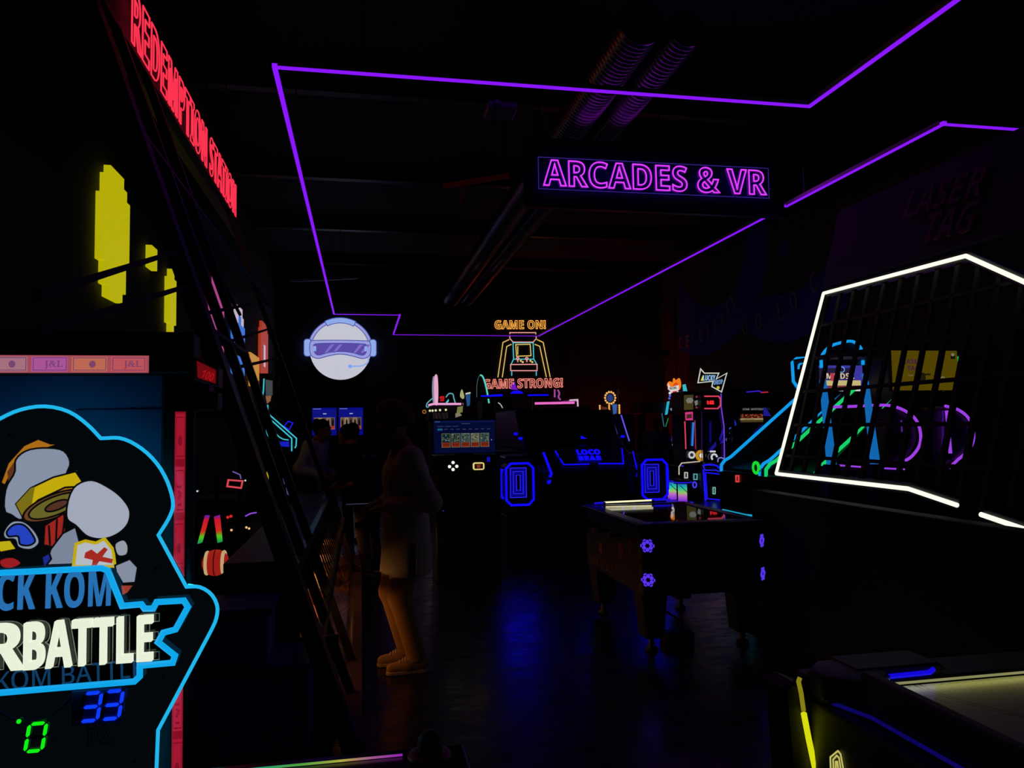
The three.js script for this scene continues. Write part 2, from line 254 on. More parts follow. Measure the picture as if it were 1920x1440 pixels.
// a pair of wall screens with rows of poster tiles
function posterScreen(w, h, n, title) { return canvasTexture(w, h, (g) => {
  g.fillStyle = '#0a10a0'; g.fillRect(0, 0, w, h); g.fillStyle = '#12189c'; g.fillRect(0, h * 0.08, w, h * 0.3); g.fillStyle = '#c8d0ff'; for (let i = 0; i < 6; i++) g.fillRect(w * (0.04 + i * 0.055), h * 0.03, w * 0.035, h * 0.02); g.fillRect(w * 0.44, h * 0.2, w * 0.14, h * 0.035);
  const tw = w * 0.155, g0 = w * 0.08; const tones = ['#8a6a48', '#b49a6a', '#6a4a3a', '#a08060', '#504038'];
  for (let i = 0; i < n; i++) { const x = g0 + i * (w - 2 * g0 + w * 0.015) / n, y = h * 0.36; g.fillStyle = tones[i % 5]; g.fillRect(x, y, tw, h * 0.4); g.fillStyle = '#181018'; g.beginPath(); g.ellipse(x + tw * 0.5, y + h * 0.2, tw * 0.25, h * 0.14, 0, 0, 7); g.fill(); g.fillStyle = '#c4402c'; g.fillRect(x, y + h * 0.3, tw, h * 0.12); g.strokeStyle = '#d0b080'; g.lineWidth = w * 0.006; g.strokeRect(x, y, tw, h * 0.42); }
}); }
const posterTex = posterScreen(512, 440, 5);
for (const [i, [px0, px1]] of [[[-1.345,2.205],[-0.665,2.199]], [[-0.636,2.206],[0.053,2.2]]].entries()) {
  const x0 = px0[0], x1 = px1[0], yT = px0[1], yB = 1.42;
  const t = thing('wall_screen', i ? 'blue screen with poster tiles on far wall, right of the pair' : 'blue screen with poster tiles on far wall, left of the pair', 'screen', [(x0 + x1) / 2, yB, -22], 'far wall screens');
  part('casing', box(x0, x1, yB, yT, -22, -21.82), blackPaint, t); part('screen', picture(x0 + 0.012, x1 - 0.012, yB + 0.012, yT - 0.012, -21.815), screenMat(posterTex, 0.6), t);
}

// ---------------------------------------------------------------- game cabinet at the left
{
  const t = thing('hammer_game_cabinet', 'ticket game cabinet with cyan outlined cloud marquee and BATTLE lettering at left', 'arcade cabinet', [-1.1, 0, -2.9]);
  const teal = mat('#2686b8', 0.5), gloss = mat('#05070a', 0.12);
  part('carcass', box(-1.75, -0.64, 0, 1.9, -2.92, -2.6, 0.01), blackPaint, t);
  part('back_panel', box(-1.75, -0.6, 0.2, 1.78, -2.6, -2.575, 0), teal, t);
  part('inset_panel', box(-0.86, -0.588, 0.5, 1.672, -2.575, -2.566, 0.004), mat('#1f76a4', 0.45), t);
  part('header', box(-1.75, -0.505, 1.775, 1.905, -2.6, -2.49, 0.012), blackPaint, t);
  part('corner_post', box(-0.6, -0.505, 0, 1.775, -2.545, -2.5, 0.01), blackPaint, t);
  part('base_plinth', box(-1.75, -0.5, 0, 0.2, -2.62, -2.45, 0.01), blackPaint, t);
  // ticket light strips with faint printed tickets
  const ticketTex = (w, h, vertical, left, right) => canvasTexture(w, h, (g) => {
    g.fillStyle = left; g.fillRect(0, 0, w, h); const L = vertical ? h : w, S = vertical ? w : h, n = vertical ? 9 : 6, tones = vertical ? ['#a81830', '#b02040'] : ['#c85a60', '#b46ea0', '#b07888', '#b45aa0', '#c87058'];
    for (let i = 0; i < n; i++) { const a = i * L / n; g.save(); if (vertical) { g.translate(w, 0); g.rotate(Math.PI / 2); } g.fillStyle = tones[i % tones.length]; g.fillRect(a + L * 0.004, S * 0.08, L / n - L * 0.016, S * 0.84); g.strokeStyle = right; g.lineWidth = S * 0.035; g.strokeRect(a + L * 0.012, S * 0.14, L / n - L * 0.03, S * 0.7); g.fillStyle = right; g.font = `bold ${S * 0.5}px serif`; g.globalAlpha = 0.75; if (i % 2) g.fillText('J&L', a + L / n * 0.36, S * 0.66); else { g.beginPath(); g.ellipse(a + L / n * 0.55, S * 0.5, S * 0.17, S * 0.2, 0, 0, 7); g.fill(); } g.restore(); }
  });
  const sT = part('ticket_light_strip', box(...[[-1.231,1.77],[-0.619,1.77]].map((p) => p[0]), 1.772, 1.832, -2.49, -2.462, 0.008), mat('#2a1016', 0.4), t);
  part('light_face', picture(-1.27, -0.625, 1.776, 1.828, -2.4605), screenMat(ticketTex(1024, 84, false, '#b0505c', '#6c3c74'), 0.85), t, 'pinkish lit strip printed with tickets');
  part('ticket_light_strip', box(-0.558, -0.523, 0.2, 1.664, -2.5, -2.488, 0.004), mat('#2a0a10', 0.4), t);
  part('light_face', picture(-0.556, -0.525, 0.21, 1.66, -2.4865), screenMat(ticketTex(64, 1024, true, '#8a0c22', '#7a0a20'), 0.9), t, 'red lit strip printed with tickets');
  // cloud shaped marquee board
  const zM = -2.42;
  const outline = [...smooth([[-1.204,1.468],[-1.126,1.544],[-1.067,1.599],[-1.007,1.642],[-0.953,1.668],[-0.89,1.677],[-0.827,1.661],[-0.777,1.623],[-0.741,1.583]], 24).map((p) => p.slice(0, 2)), ...smooth([[-0.741,1.583],[-0.686,1.582],[-0.633,1.553],[-0.585,1.502],[-0.554,1.439],[-0.543,1.383],[-0.553,1.349],[-0.582,1.299]], 24).slice(1).map((p) => p.slice(0, 2)), ...smooth([[-0.504,1.146],[-0.469,1.144],[-0.436,1.122],[-0.418,1.085],[-0.421,1.048],[-0.435,1.015]], 14).map((p) => p.slice(0, 2)), ...[[-0.577,0.743],[-0.58,0.636],[-0.583,0.487],[-1.18,0.552]]];
  part('marquee_board', slab(outline, zM, 0.022), gloss, t);
  const bx = [-1.35, -0.38, 0.35, 1.75];
  const A = (pts) => pts;
  const art = canvasTexture(1024, 1480, (g, w, h) => {
    const q = ([x, y]) => [(x - bx[0]) / (bx[1] - bx[0]) * w, (bx[3] - y) / (bx[3] - bx[2]) * h];
    const poly = (pts, fill, soft = true, line = '#0a0a0c', lw = 5) => { const P = (soft ? smooth(pts, 50, true).map(q) : pts.map(q)); g.beginPath(); P.forEach(([x, y], i) => i ? g.lineTo(x, y) : g.moveTo(x, y)); g.closePath(); g.fillStyle = fill; g.fill(); if (line) { g.strokeStyle = line; g.lineWidth = lw; g.stroke(); } };
    const ell = (c, rx, ry, rot, fill, line = '#0a0a0c') => { const [x, y] = q(c), k = w / (bx[1] - bx[0]); g.beginPath(); g.ellipse(x, y, rx * k, ry * k, rot, 0, 7); g.fillStyle = fill; g.fill(); if (line) { g.strokeStyle = line; g.lineWidth = 5; g.stroke(); } };
    g.fillStyle = '#05090d'; g.fillRect(0, 0, w, h);
    // toy mallet with a puffed cap, printed in flat colours
    poly([[-1.001,1.462],[-0.984,1.517],[-0.944,1.566],[-0.907,1.584],[-0.875,1.57],[-0.851,1.569],[-0.923,1.543],[-0.966,1.506],[-0.99,1.454]], '#c07a1c', false);
    poly([[-0.985,1.492],[-0.964,1.526],[-0.943,1.526],[-0.963,1.499],[-0.981,1.462]], '#6a3a22', false, null);
    poly([[-0.988,1.38],[-0.987,1.447],[-0.966,1.491],[-0.964,1.526],[-0.937,1.551],[-0.884,1.558],[-0.839,1.548],[-0.822,1.514],[-0.83,1.483],[-0.803,1.495],[-0.81,1.465],[-0.872,1.436],[-0.92,1.4],[-0.947,1.356],[-0.974,1.372]], '#98a4bc');
    poly([[-0.961,1.401],[-0.924,1.445],[-0.866,1.474],[-0.807,1.489],[-0.781,1.446],[-0.835,1.444],[-0.904,1.41],[-0.944,1.366]], '#dcc010', false);
    poly([[-0.961,1.401],[-0.924,1.445],[-0.913,1.449],[-0.92,1.4],[-0.944,1.366]], '#8a7c1c', false, null);
    poly([[-0.944,1.366],[-0.904,1.41],[-0.835,1.444],[-0.781,1.446],[-0.787,1.426],[-0.837,1.42],[-0.899,1.384],[-0.938,1.34]], '#c8801c', false);
    ell([-0.859,1.393], 0.088, 0.033, -0.38, '#7a4a28'); ell([-0.858,1.393], 0.074, 0.026, -0.38, '#76702c'); ell([-0.855,1.393], 0.032, 0.012, -0.38, '#60382a');
    poly([[-0.886,1.338],[-0.836,1.371],[-0.83,1.313],[-0.857,1.275],[-0.888,1.283]], '#b02a24', false); for (const s of [0, 1, 2]) { const [x0, y0] = q([-0.875,1.338]), [x1, y1] = q([-0.871,1.282]); g.beginPath(); g.moveTo(x0 + s * 22, y0 - s * 18); g.lineTo(x1 + s * 16, y1); g.stroke(); }
    // plain pale puff
    poly([[-0.812,1.442],[-0.768,1.463],[-0.717,1.439],[-0.681,1.407],[-0.661,1.371],[-0.666,1.335],[-0.691,1.308],[-0.73,1.294],[-0.772,1.302],[-0.805,1.335],[-0.828,1.356]], '#b6bfd2');
    // swimming goggles
    poly([[-0.992,1.32],[-0.971,1.352],[-0.94,1.351],[-0.907,1.317],[-0.899,1.289],[-0.92,1.272],[-0.953,1.28],[-0.962,1.301],[-0.986,1.305]], '#98a8c0'); poly([[-0.983,1.323],[-0.965,1.343],[-0.941,1.342],[-0.916,1.312],[-0.91,1.294],[-0.923,1.284],[-0.948,1.288],[-0.954,1.31],[-0.978,1.311]], '#2a4cd8');
    poly([[-1.013,1.299],[-0.973,1.301],[-0.956,1.274],[-0.999,1.267]], '#d8c418', false); poly([[-0.999,1.246],[-0.965,1.252],[-0.944,1.234],[-0.971,1.221],[-0.996,1.228]], '#b02028');
    // tunic with a crossed badge
    poly([[-0.838,1.314],[-0.805,1.331],[-0.793,1.285],[-0.806,1.225],[-0.882,1.226],[-0.869,1.27]], '#8c98b0', false); poly([[-0.803,1.282],[-0.779,1.29],[-0.751,1.283],[-0.728,1.294],[-0.705,1.263],[-0.699,1.214],[-0.809,1.219]], '#cdd3de', false, '#d8c018', 9);
    poly([[-0.778,1.257],[-0.762,1.265],[-0.747,1.252],[-0.728,1.27],[-0.719,1.263],[-0.733,1.243],[-0.705,1.235],[-0.707,1.223],[-0.741,1.231],[-0.75,1.216],[-0.761,1.217],[-0.758,1.235],[-0.781,1.242]], '#b83024', false, null);
    poly([[-0.699,1.217],[-0.659,1.233],[-0.638,1.208],[-0.644,1.165],[-0.678,1.164],[-0.696,1.198]], '#98a2b8', false); poly([[-0.684,1.161],[-0.647,1.159],[-0.663,1.136],[-0.68,1.128]], '#b04434', false);
    poly([[-0.7,1.278],[-0.677,1.289],[-0.665,1.273],[-0.668,1.246],[-0.691,1.244]], '#a8b0c0'); poly([[-0.892,1.249],[-0.873,1.261],[-0.867,1.243],[-0.886,1.217]], '#2030a0', false);
  });
  const face = new THREE.ShapeGeometry(new THREE.Shape(outline.map(([x, y]) => new THREE.Vector2(x, y)))).translate(0, 0, zM + 0.0008);
  { const p = face.attributes.position, uv = []; for (let i = 0; i < p.count; i++) uv.push((p.getX(i) - bx[0]) / (bx[1] - bx[0]), (p.getY(i) - bx[2]) / (bx[3] - bx[2])); face.setAttribute('uv', new THREE.Float32BufferAttribute(uv, 2)); }
  const artMat = screenMat(art, 0.75); artMat.roughness = 0.12;
  part('backlit_marquee_print', face, artMat, t, 'backlit print with mallet, goggles and badge');
  part('led_outline', tube(at3(outline, zM + 0.004), 0.0052, true, 8), glow('#1fb6ec', 1.0), t, 'cyan lit outline of cloud marquee');
  part('led_backlight', tube(at3(outline.map(([x, y]) => [-0.85 + (x + 0.85) * 0.93, 1.1 + (y - 1.1) * 0.93]), zM - 0.034), 0.005, true, 6), glow('#1fb6ec', 3), t, 'cyan halo lamp behind the marquee');
  // name plaque
  const plaque = [[-1.187,1.212],[-0.729,1.214],[-0.712,1.206],[-0.673,1.104],[-0.622,1.106],[-0.613,1.093],[-0.59,1.092],[-0.581,1.11],[-0.507,1.11],[-0.496,1.091],[-0.529,1.029],[-0.562,1.022],[-0.576,0.996],[-0.53,0.955],[-0.536,0.935],[-0.624,0.933],[-0.624,0.903],[-0.638,0.89],[-1.179,0.883]];
  part('name_plaque', slab(plaque, -2.402, 0.016), gloss, t); part('led_plaque_outline', tube(at3(plaque, -2.4), 0.0088, true, 8), glow('#0fa6ea', 1.0), t, 'thick cyan lit outline of the plaque');
  solidText(t, 'lit_letter', 'CK KOM', [...[-0.996,1.109], -2.402], [1, -0.01, 0], [0, 1, 0], 0.292, 0.104, 0.006, glow('#2a74b8', 0.9));
  const [bigT] = [[...[-0.995,0.946], -2.402]];
  solidText(t, 'lit_letter', 'R', [...[-1.011,0.948], -2.402], [1, 0.005, 0], [0, 1, 0], 0.09, 0.128, 0.026, glow('#dfe6cf', 1.1), { bevel: 0.003 });
  solidText(t, 'lit_letter', 'BATTLE', [...[-0.919,0.947], -2.402], [1, 0.005, 0], [0, 1, 0], 0.332, 0.128, 0.026, glow('#dfe6cf', 1.1), { bevel: 0.003 });
  for (const [str, o, w, h, s] of [['R', [-1,0.948], 0.09, 0.132, 0.005], ['BATTLE', [-0.907,0.945], 0.335, 0.132, 0.005]]) neonText(t, 'letter_rim', str, [...o, -2.4], [1, s, 0], [0, 1, 0], w, h, 0.0014, mat('#b8c0b0', 0.3, 0.6));
  solidText(t, 'printed_letter', 'KOM BATTLE', [...[-0.991,0.89], -2.402], [1, 0.03, 0], [0, 1, 0], 0.375, 0.052, 0.002, glow('#10406a', 0.8), { font: fontThin });
  // seven segment counters
  function digit(x, y, w, h, on, m, z = -2.402) {
    const s = 0.14, th = w * 0.2, dim = mat('#0c1116', 0.4), seg = { a: [0, h, w, h], g: [0, h / 2, w, h / 2], d: [0, 0, w, 0], b: [w, h / 2, w, h], c: [w, 0, w, h / 2], f: [0, h / 2, 0, h], e: [0, 0, 0, h / 2] };
    for (const [k, [x0, y0, x1, y1]] of Object.entries(seg)) { const P = (a, b) => [x + a + b * s, y + b], hz = y0 === y1, g = 0.06 * h;
      const pts = hz ? [P(x0 + g, y0), P(x0 + g + th / 2, y0 + th / 2), P(x1 - g - th / 2, y0 + th / 2), P(x1 - g, y0), P(x1 - g - th / 2, y0 - th / 2), P(x0 + g + th / 2, y0 - th / 2)] : [P(x0, y0 + g / 2), P(x0 + th / 2, y0 + g / 2 + th / 2), P(x0 + th / 2, y1 - g / 2 - th / 2), P(x0, y1 - g / 2), P(x0 - th / 2, y1 - g / 2 - th / 2), P(x0 - th / 2, y0 + g / 2 + th / 2)];
      part('led_segment', slab(pts, z, 0.004), on.includes(k) ? m : dim, t); }
  }
  part('counter_bezel', box(...[[-0.805,0.862],[-0.674,0.852]].map((p) => p[0]), [-0.804,0.775][1], [-0.805,0.873][1], -2.42, -2.408, 0.003), mat('#2c5878', 0.4), t);
  const segBlue = glow('#0c3cff', 1.0), segGreen = glow('#10f012', 1.0);
  digit(...[-0.781,0.789], 0.046, 0.076, 'abcdg', segBlue); digit(...[-0.725,0.79], 0.046, 0.076, 'abcdg', segBlue); digit(...[-0.922,0.716], 0.043, 0.074, 'abcdef', segGreen, -2.41);
  part('indicator_light', ball(...[-0.939,0.8], -2.412, 0.0062), segGreen, t);
  part('gauge_arc', tube(smooth(at3([[-1.009,0.85],[-0.968,0.814],[-0.928,0.799],[-0.881,0.8],[-0.841,0.822],[-0.807,0.853]], -2.418), 24), 0.004), mat('#123048', 0.4), t);
  neonText(t, 'printed_letter', 'P2', [...[-0.761,0.717], -2.417], [1, 0.05, 0], [0, 1, 0], 0.058, 0.045, 0.0016, mat('#27323e', 0.5));
  for (const [x, y] of [[-0.98,1.597],[-0.6,1.518],[-0.706,1.119],[-0.588,1.202],[-0.48,1.08],[-0.443,1.115],[-0.566,0.893],[-0.521,0.877],[-0.64,0.662],[-0.591,0.663],[-0.653,1.67]]) part('screw_head', cyl(x, y, -2.418, 0.0042, 0.004, 'z', 8), mat('#30343a', 0.35, 0.7), t);
  // small ticket counters on the right shoulder
  const c1 = [[-0.501,1.827],[-0.428,1.792],[-0.429,1.733],[-0.497,1.756]];
  part('counter_housing', slab(c1, -2.47, 0.08, 0.003), mat('#8a5a64', 0.5), t);
  part('counter_display', slab([[-0.491,1.813],[-0.436,1.785],[-0.437,1.744],[-0.488,1.762]], -2.467, 0.003), glow('#6a0810', 1.0), t, 'red lit number display');
  solidText(t, 'display_digit', '100', [...[-0.48,1.764], -2.4665], [1, -0.42, 0], [0, 1, 0], 0.036, 0.025, 0.001, glow('#a01018', 1));
  part('counter_bracket', box(...[[-0.538,1.72],[-0.465,1.719]].map((p) => p[0]), 1.722, 1.748, -2.6, -2.52, 0.003), mat('#7a4a56', 0.55), t);
  part('ticket_box', box(...[[-0.512,1.719],[-0.438,1.719]].map((p) => p[0]), 1.665, 1.72, -2.6, -2.52, 0.004), mat('#7a4a56', 0.55), t);
  areaLight('#1fb6ec', 0.25, 0.6, 0.7, [-0.85, 1.2, -2.36], [-0.85, 1.2, 0]);
}

// ---------------------------------------------------------------- redemption booth at the left: a leaning open screen of black bars
const LP = (y, z) => [-0.04 - 0.34 * y, y, z];
{
  const t = thing('redemption_screen', 'leaning open screen of black steel bars along the prize counter at left', 'screen wall', [-0.7, 0, -6.5]);
  const lean = [0, 0, 1];
  part('post', bar(LP(0, -3.95), LP(3.92, -3.95), 0.11, 0.08, lean), blackSteel, t);
  part('post', bar(LP(0, -4.12), LP(3.92, -4.12), 0.05, 0.05, lean), blackSteel, t);
  for (const z of [-4.62, -5.25, -8.4]) part('post', bar(LP(0.06, z), LP(3.92, z), 0.06, 0.05, lean), blackSteel, t);
  const rail = (y, z0, z1, h = 0.045, m = blackSteel) => part('rail', bar(LP(y, z0), LP(y, z1), h, 0.05, [-0.34, 1, 0]), m, t);
  rail(0.52, -4.0, -9.5, 0.035, mat('#2c4650', 0.3, 0.6)); rail(0.88, -4.0, -9.5, 0.04, mat('#2c4650', 0.3, 0.6)); rail(2.1, -3.9, -5.3, 0.03); rail(3.1, -3.9, -9.5, 0.03); rail(3.9, -3.9, -9.6, 0.05);
  for (let z = -4.3; z > -9.4; z -= 0.17) part('baluster', bar(LP(0.53, z), LP(0.87, z), 0.012, 0.012, lean), blackSteel, t);
  const dg = (a, b, w = 0.02) => part('brace', bar(a, b, w, 0.02, [-0.34, 1, 0]), mat('#060608', 0.8), t);
  for (const [a, b] of [[[-0.685,1.897,-1.807],[-0.879,2.469,-3.919]], [[-0.654,1.807,-1.73],[-0.813,2.274,-3.788]], [[-1.19,3.382,-3.771],[-0.872,2.448,-5.87]], [[-1.043,2.951,-4.279],[-0.744,2.069,-4.807]], [[-0.778,2.172,-3.976],[-0.966,2.723,-7.106]], [[-0.727,2.021,-4.043],[-0.923,2.598,-7.92]], [[-0.704,1.954,-4.557],[-0.828,2.317,-7.991]]]) dg(a, b);
  // low glazing between the posts
  const zs = [-4.15, -4.62, -5.25, -6.8, -8.4, -9.5], pane = glass('#fff2e0', 0.04);
  for (let i = 0; i < zs.length - 1; i++) { const a = LP(0.1, zs[i]), b = LP(0.5, zs[i]); part('glass_pane', bar([(a[0] + b[0]) / 2, 0.3, zs[i] - 0.03], [(a[0] + b[0]) / 2, 0.3, zs[i + 1] + 0.03], 0.42, 0.004, [-0.34, 1, 0]), pane, t); }
  part('kickboard', box(-0.1, -0.0, 0, 0.09, -9.5, -3.9, 0.006), mat('#3a241c', 0.6), t);
}
{ // fascia with red neon lettering
  const t = thing('redemption_sign', 'red neon outline letters REDEMPTION STATION on black fascia at upper left', 'neon sign', [-1.45, 3.95, -7.2]);
  part('fascia', box(-1.52, -1.44, 3.95, 4.62, -9.7, -4.4, 0.005), mat('#120a0e', 0.6), t);
  part('fascia_edge', box(-1.44, -1.43, 3.955, 3.975, -9.7, -4.4, 0), mat('#1d1020', 0.3, 0.4), t);
  neonText(t, 'neon_letter', 'REDEMPTION STATION', [-1.4, 4.03, -5.03], [0, 0, -1], [0, 1, 0], 4.05, 0.37, 0.006, glow('#ff3450', 1.0), { seg: 6 });
  for (const z of [-5.2, -6.5, -7.8, -8.9]) part('hanger', box(-1.49, -1.475, 4.62, 6.2, z, z + 0.015, 0), blackSteel, t);
  areaLight('#ff2a48', 0.7, 4.0, 0.36, [-1.36, 4.2, -7.05], [3, 3.6, -7.05]);
}
{ // glazed prize counter behind the screen
  const t = thing('prize_counter', 'low dark prize counter with amber lit glazed front behind the bars', 'counter', [-0.7, 0, -6.9]);
  part('deck', box(-0.48, -0.12, 0, 0.09, -9.4, -4.5, 0.005), mat('#8a5a34', 0.6), t); part('back_board', box(-0.5, -0.48, 0, 0.82, -9.4, -4.5, 0), mat('#9a6a3c', 0.7), t);
  part('worktop', box(-0.75, -0.36, 0.82, 0.87, -9.4, -4.5, 0.006), mat('#2a2430', 0.5), t); part('rear_panel', box(-0.75, -0.73, 0, 0.82, -9.4, -4.5, 0), blackPaint, t);
  part('shelf', box(-0.48, -0.36, 0.515, 0.535, -9.4, -4.5, 0.003), blackPaint, t); part('end_panel', box(-0.75, -0.13, 0, 0.45, -4.5, -4.47, 0), blackPaint, t); part('end_panel', box(-0.75, -0.34, 0.45, 0.82, -4.5, -4.47, 0), blackPaint, t);
  part('led_lamp', box(-0.475, -0.45, 0.485, 0.513, -9.3, -4.55, 0.003), glow('#ffac58', 4), t, 'amber strip lamp under the shelf');
  areaLight('#ffb060', 10, 4.6, 0.04, [-0.44, 0.48, -6.9], [0.4, 0.2, -6.9]);
  const tones = ['#8a5a34', '#6a6058', '#9a4a30', '#7a7068', '#b08048', '#5a4a60'];
  const what = ['brown prize box nearest the glass end of amber lit counter', 'grey prize box second from the near end of counter', 'rust red prize box third along the amber lit counter', 'stone grey prize box in the middle of lit counter', 'tan prize box second from the far end of counter', 'plum prize box at the far end of amber lit counter'];
  for (let i = 0; i < 6; i++) { const z = -4.85 - i * 0.76, h = 0.16 + 0.05 * (i % 3), p = thing('prize_box', what[i], 'box', [-0.35, 0.09, z], 'prizes in the counter'); part('carton', box(-0.46, -0.25, 0.09, 0.09 + h, z - 0.2, z + 0.2, 0.006), mat(tones[i], 0.55), p); part('lid', box(-0.465, -0.245, 0.09 + h, 0.12 + h, z - 0.21, z + 0.21, 0.006), mat(tones[(i + 1) % 6], 0.45), p); }
}
// pixel style light panels on the left wall behind the screen
function pixelPanel(label, cells, cell, z, y, m, m2, group) {   // rows of a stepped shape, first row on top
  const t = thing('pixel_light_panel', label, 'light panel', [-2.3, y - cells.length * cell, z], group), rows = cells.length;
  cells.forEach((row, j) => { let i = 0; while (i < row.length) { if (row[i] === '.') { i++; continue; } let k = i; while (row[k + 1] === row[i]) k++; const z1 = z - i * cell, z0 = z - (k + 1) * cell; part('light_row', box(-2.285, -2.225, y - (j + 1) * cell, y - j * cell, z0, z1, 0), row[i] === '#' ? m : m2, t); i = k + 1; } });
}
const yel = glow('#b8b008', 0.95), pinkP = glow('#b0468c', 0.9), whiteP = glow('#c8b8cc', 0.9), blueP = glow('#3c74d8', 0.9), orangeP = glow('#c88c30', 0.9), redP = glow('#a83820', 0.9);
pixelPanel('large yellow stepped light panel nearest on the left wall', ['..####..', '.######.', '.#######', '########', '########', '########', '########', '########', '#######.', '.######.', '.######.', '..####..'], 0.1, -7.21, 4.02, yel, whiteP, 'pixel panels');
pixelPanel('small yellow square light panel right of the large yellow one', ['##', '##'], 0.12, -8.81, 3.62, yel, whiteP, 'pixel panels');
pixelPanel('yellow tall oval light panel behind the diagonal bar', ['.#.', '###', '###', '###', '###', '###', '.#.'], 0.11, -9.63, 3.55, yel, whiteP, 'pixel panels');
pixelPanel('tiny yellow light panel between yellow oval and pink panel', ['##', '##'], 0.1, -11.43, 3.45, yel, whiteP, 'pixel panels');
pixelPanel('pink stepped light panel with white blocks on the left wall', ['..######', '.#######', '########', '##oo####', '###ooo##', '####ooo#', '########', '########', '########', '########', '#######.', '######..'], 0.13, -12.26, 4.0, pinkP, whiteP, 'pixel panels');
pixelPanel('blue stepped light panel beyond the pink one', ['..oooo..', '.oo##oo.', '########', '########', '########', '########', '########', '########'], 0.16, -14.32, 3.9, blueP, whiteP, 'pixel panels');
pixelPanel('amber light panel low on the left wall', ['########', '########', '########', '.######.'], 0.17, -16.38, 3.2, orangeP, whiteP, 'pixel panels');
pixelPanel('red stepped light panel with white bar farthest on left wall', ['.######.', '########', '########', '###oo###', '###oo###', '###oo###', '########', '########', '.######.'], 0.17, -18.03, 4.1, redP, whiteP, 'pixel panels');
areaLight('#b8b008', 0.5, 0.8, 1.1, [-2.2, 3.4, -7.4], [0, 3.4, -7.4]);

// ---------------------------------------------------------------- things inside the booth
{ const b = mat('#4460e0', 0.6);
  const t = thing('storage_bin', 'dark blue storage bin on floor behind the near black post', 'bin', [-0.7, 0, -4.2]);
  part('bin_body', box(-1.1, -0.26, 0, 0.4, -4.42, -4.02, 0.02), b, t); part('bin_lid', box(-1.12, -0.25, 0.4, 0.44, -4.44, -4.0, 0.012), mat('#3048b8', 0.6), t); part('latch', box(-0.42, -0.4, 0.375, 0.405, -4.0, -3.99, 0.003), mat('#e0b030', 0.4), t, 'small yellow latch');
  const u = thing('storage_bin', 'dark blue storage bin stacked on top of the other bin', 'bin', [-0.75, 0.44, -4.2]);
  part('bin_body', box(-1.05, -0.46, 0.44, 0.68, -4.4, -4.04, 0.02), b, u); part('bin_lid', box(-1.07, -0.44, 0.68, 0.72, -4.42, -4.02, 0.012), mat('#3048b8', 0.6), u); }
{ // lamp stand with two colour-changing blades and a striped ball
  const t = thing('blade_lamp_stand', 'lamp stand with two red to green blades and striped red ball', 'lamp', [-0.98, 0, -5.2]); const z = -5.2;
  const grad = canvasTexture(16, 128, (g, w, h) => { const q = g.createLinearGradient(0, 0, 0, h); q.addColorStop(0, '#6a20c0'); q.addColorStop(0.15, '#e01838'); q.addColorStop(0.55, '#e03020'); q.addColorStop(0.75, '#60d820'); q.addColorStop(1, '#10a060'); g.fillStyle = q; g.fillRect(0, 0, w, h); });
  for (const pts of [[[-1.022,0.887],[-0.997,0.893],[-0.953,1.062],[-0.979,1.063]], [[-0.901,0.888],[-0.875,0.894],[-0.892,1.063],[-0.924,1.054]]]) { const g = slab(pts, z, 0.03), y = pts.map((p) => p[1]), a = Math.min(...y), b = Math.max(...y), P = g.attributes.position, uv = []; for (let i = 0; i < P.count; i++) uv.push(0.5, (P.getY(i) - a) / (b - a)); g.setAttribute('uv', new THREE.Float32BufferAttribute(uv, 2)); part('led_blade', g, screenMat(grad, 0.8), t); }
  const [bx0, by0] = [-0.912,0.765];
  part('pole', box(bx0 - 0.012, bx0 + 0.012, 0.03, 1.3, z - 0.06, z - 0.04, 0.004), blackSteel, t); part('foot', lathe([[0, 0], [0.16, 0], [0.15, 0.03], [0, 0.035]]).translate(bx0, 0, z - 0.05), blackSteel, t);
  part('lamp_ball', ball(bx0, by0, z, 0.082, 24), glow('#a82018', 0.8), t); for (const s of [-1, 1]) part('light_band', new THREE.TorusGeometry(0.066, 0.011, 6, 28).rotateY(Math.PI / 2).translate(bx0 + s * 0.05, by0, z), glow('#d0b080', 0.8), t); part('seam', new THREE.TorusGeometry(0.082, 0.003, 4, 32).rotateY(Math.PI / 2).translate(bx0, by0, z), blackPaint, t);
}
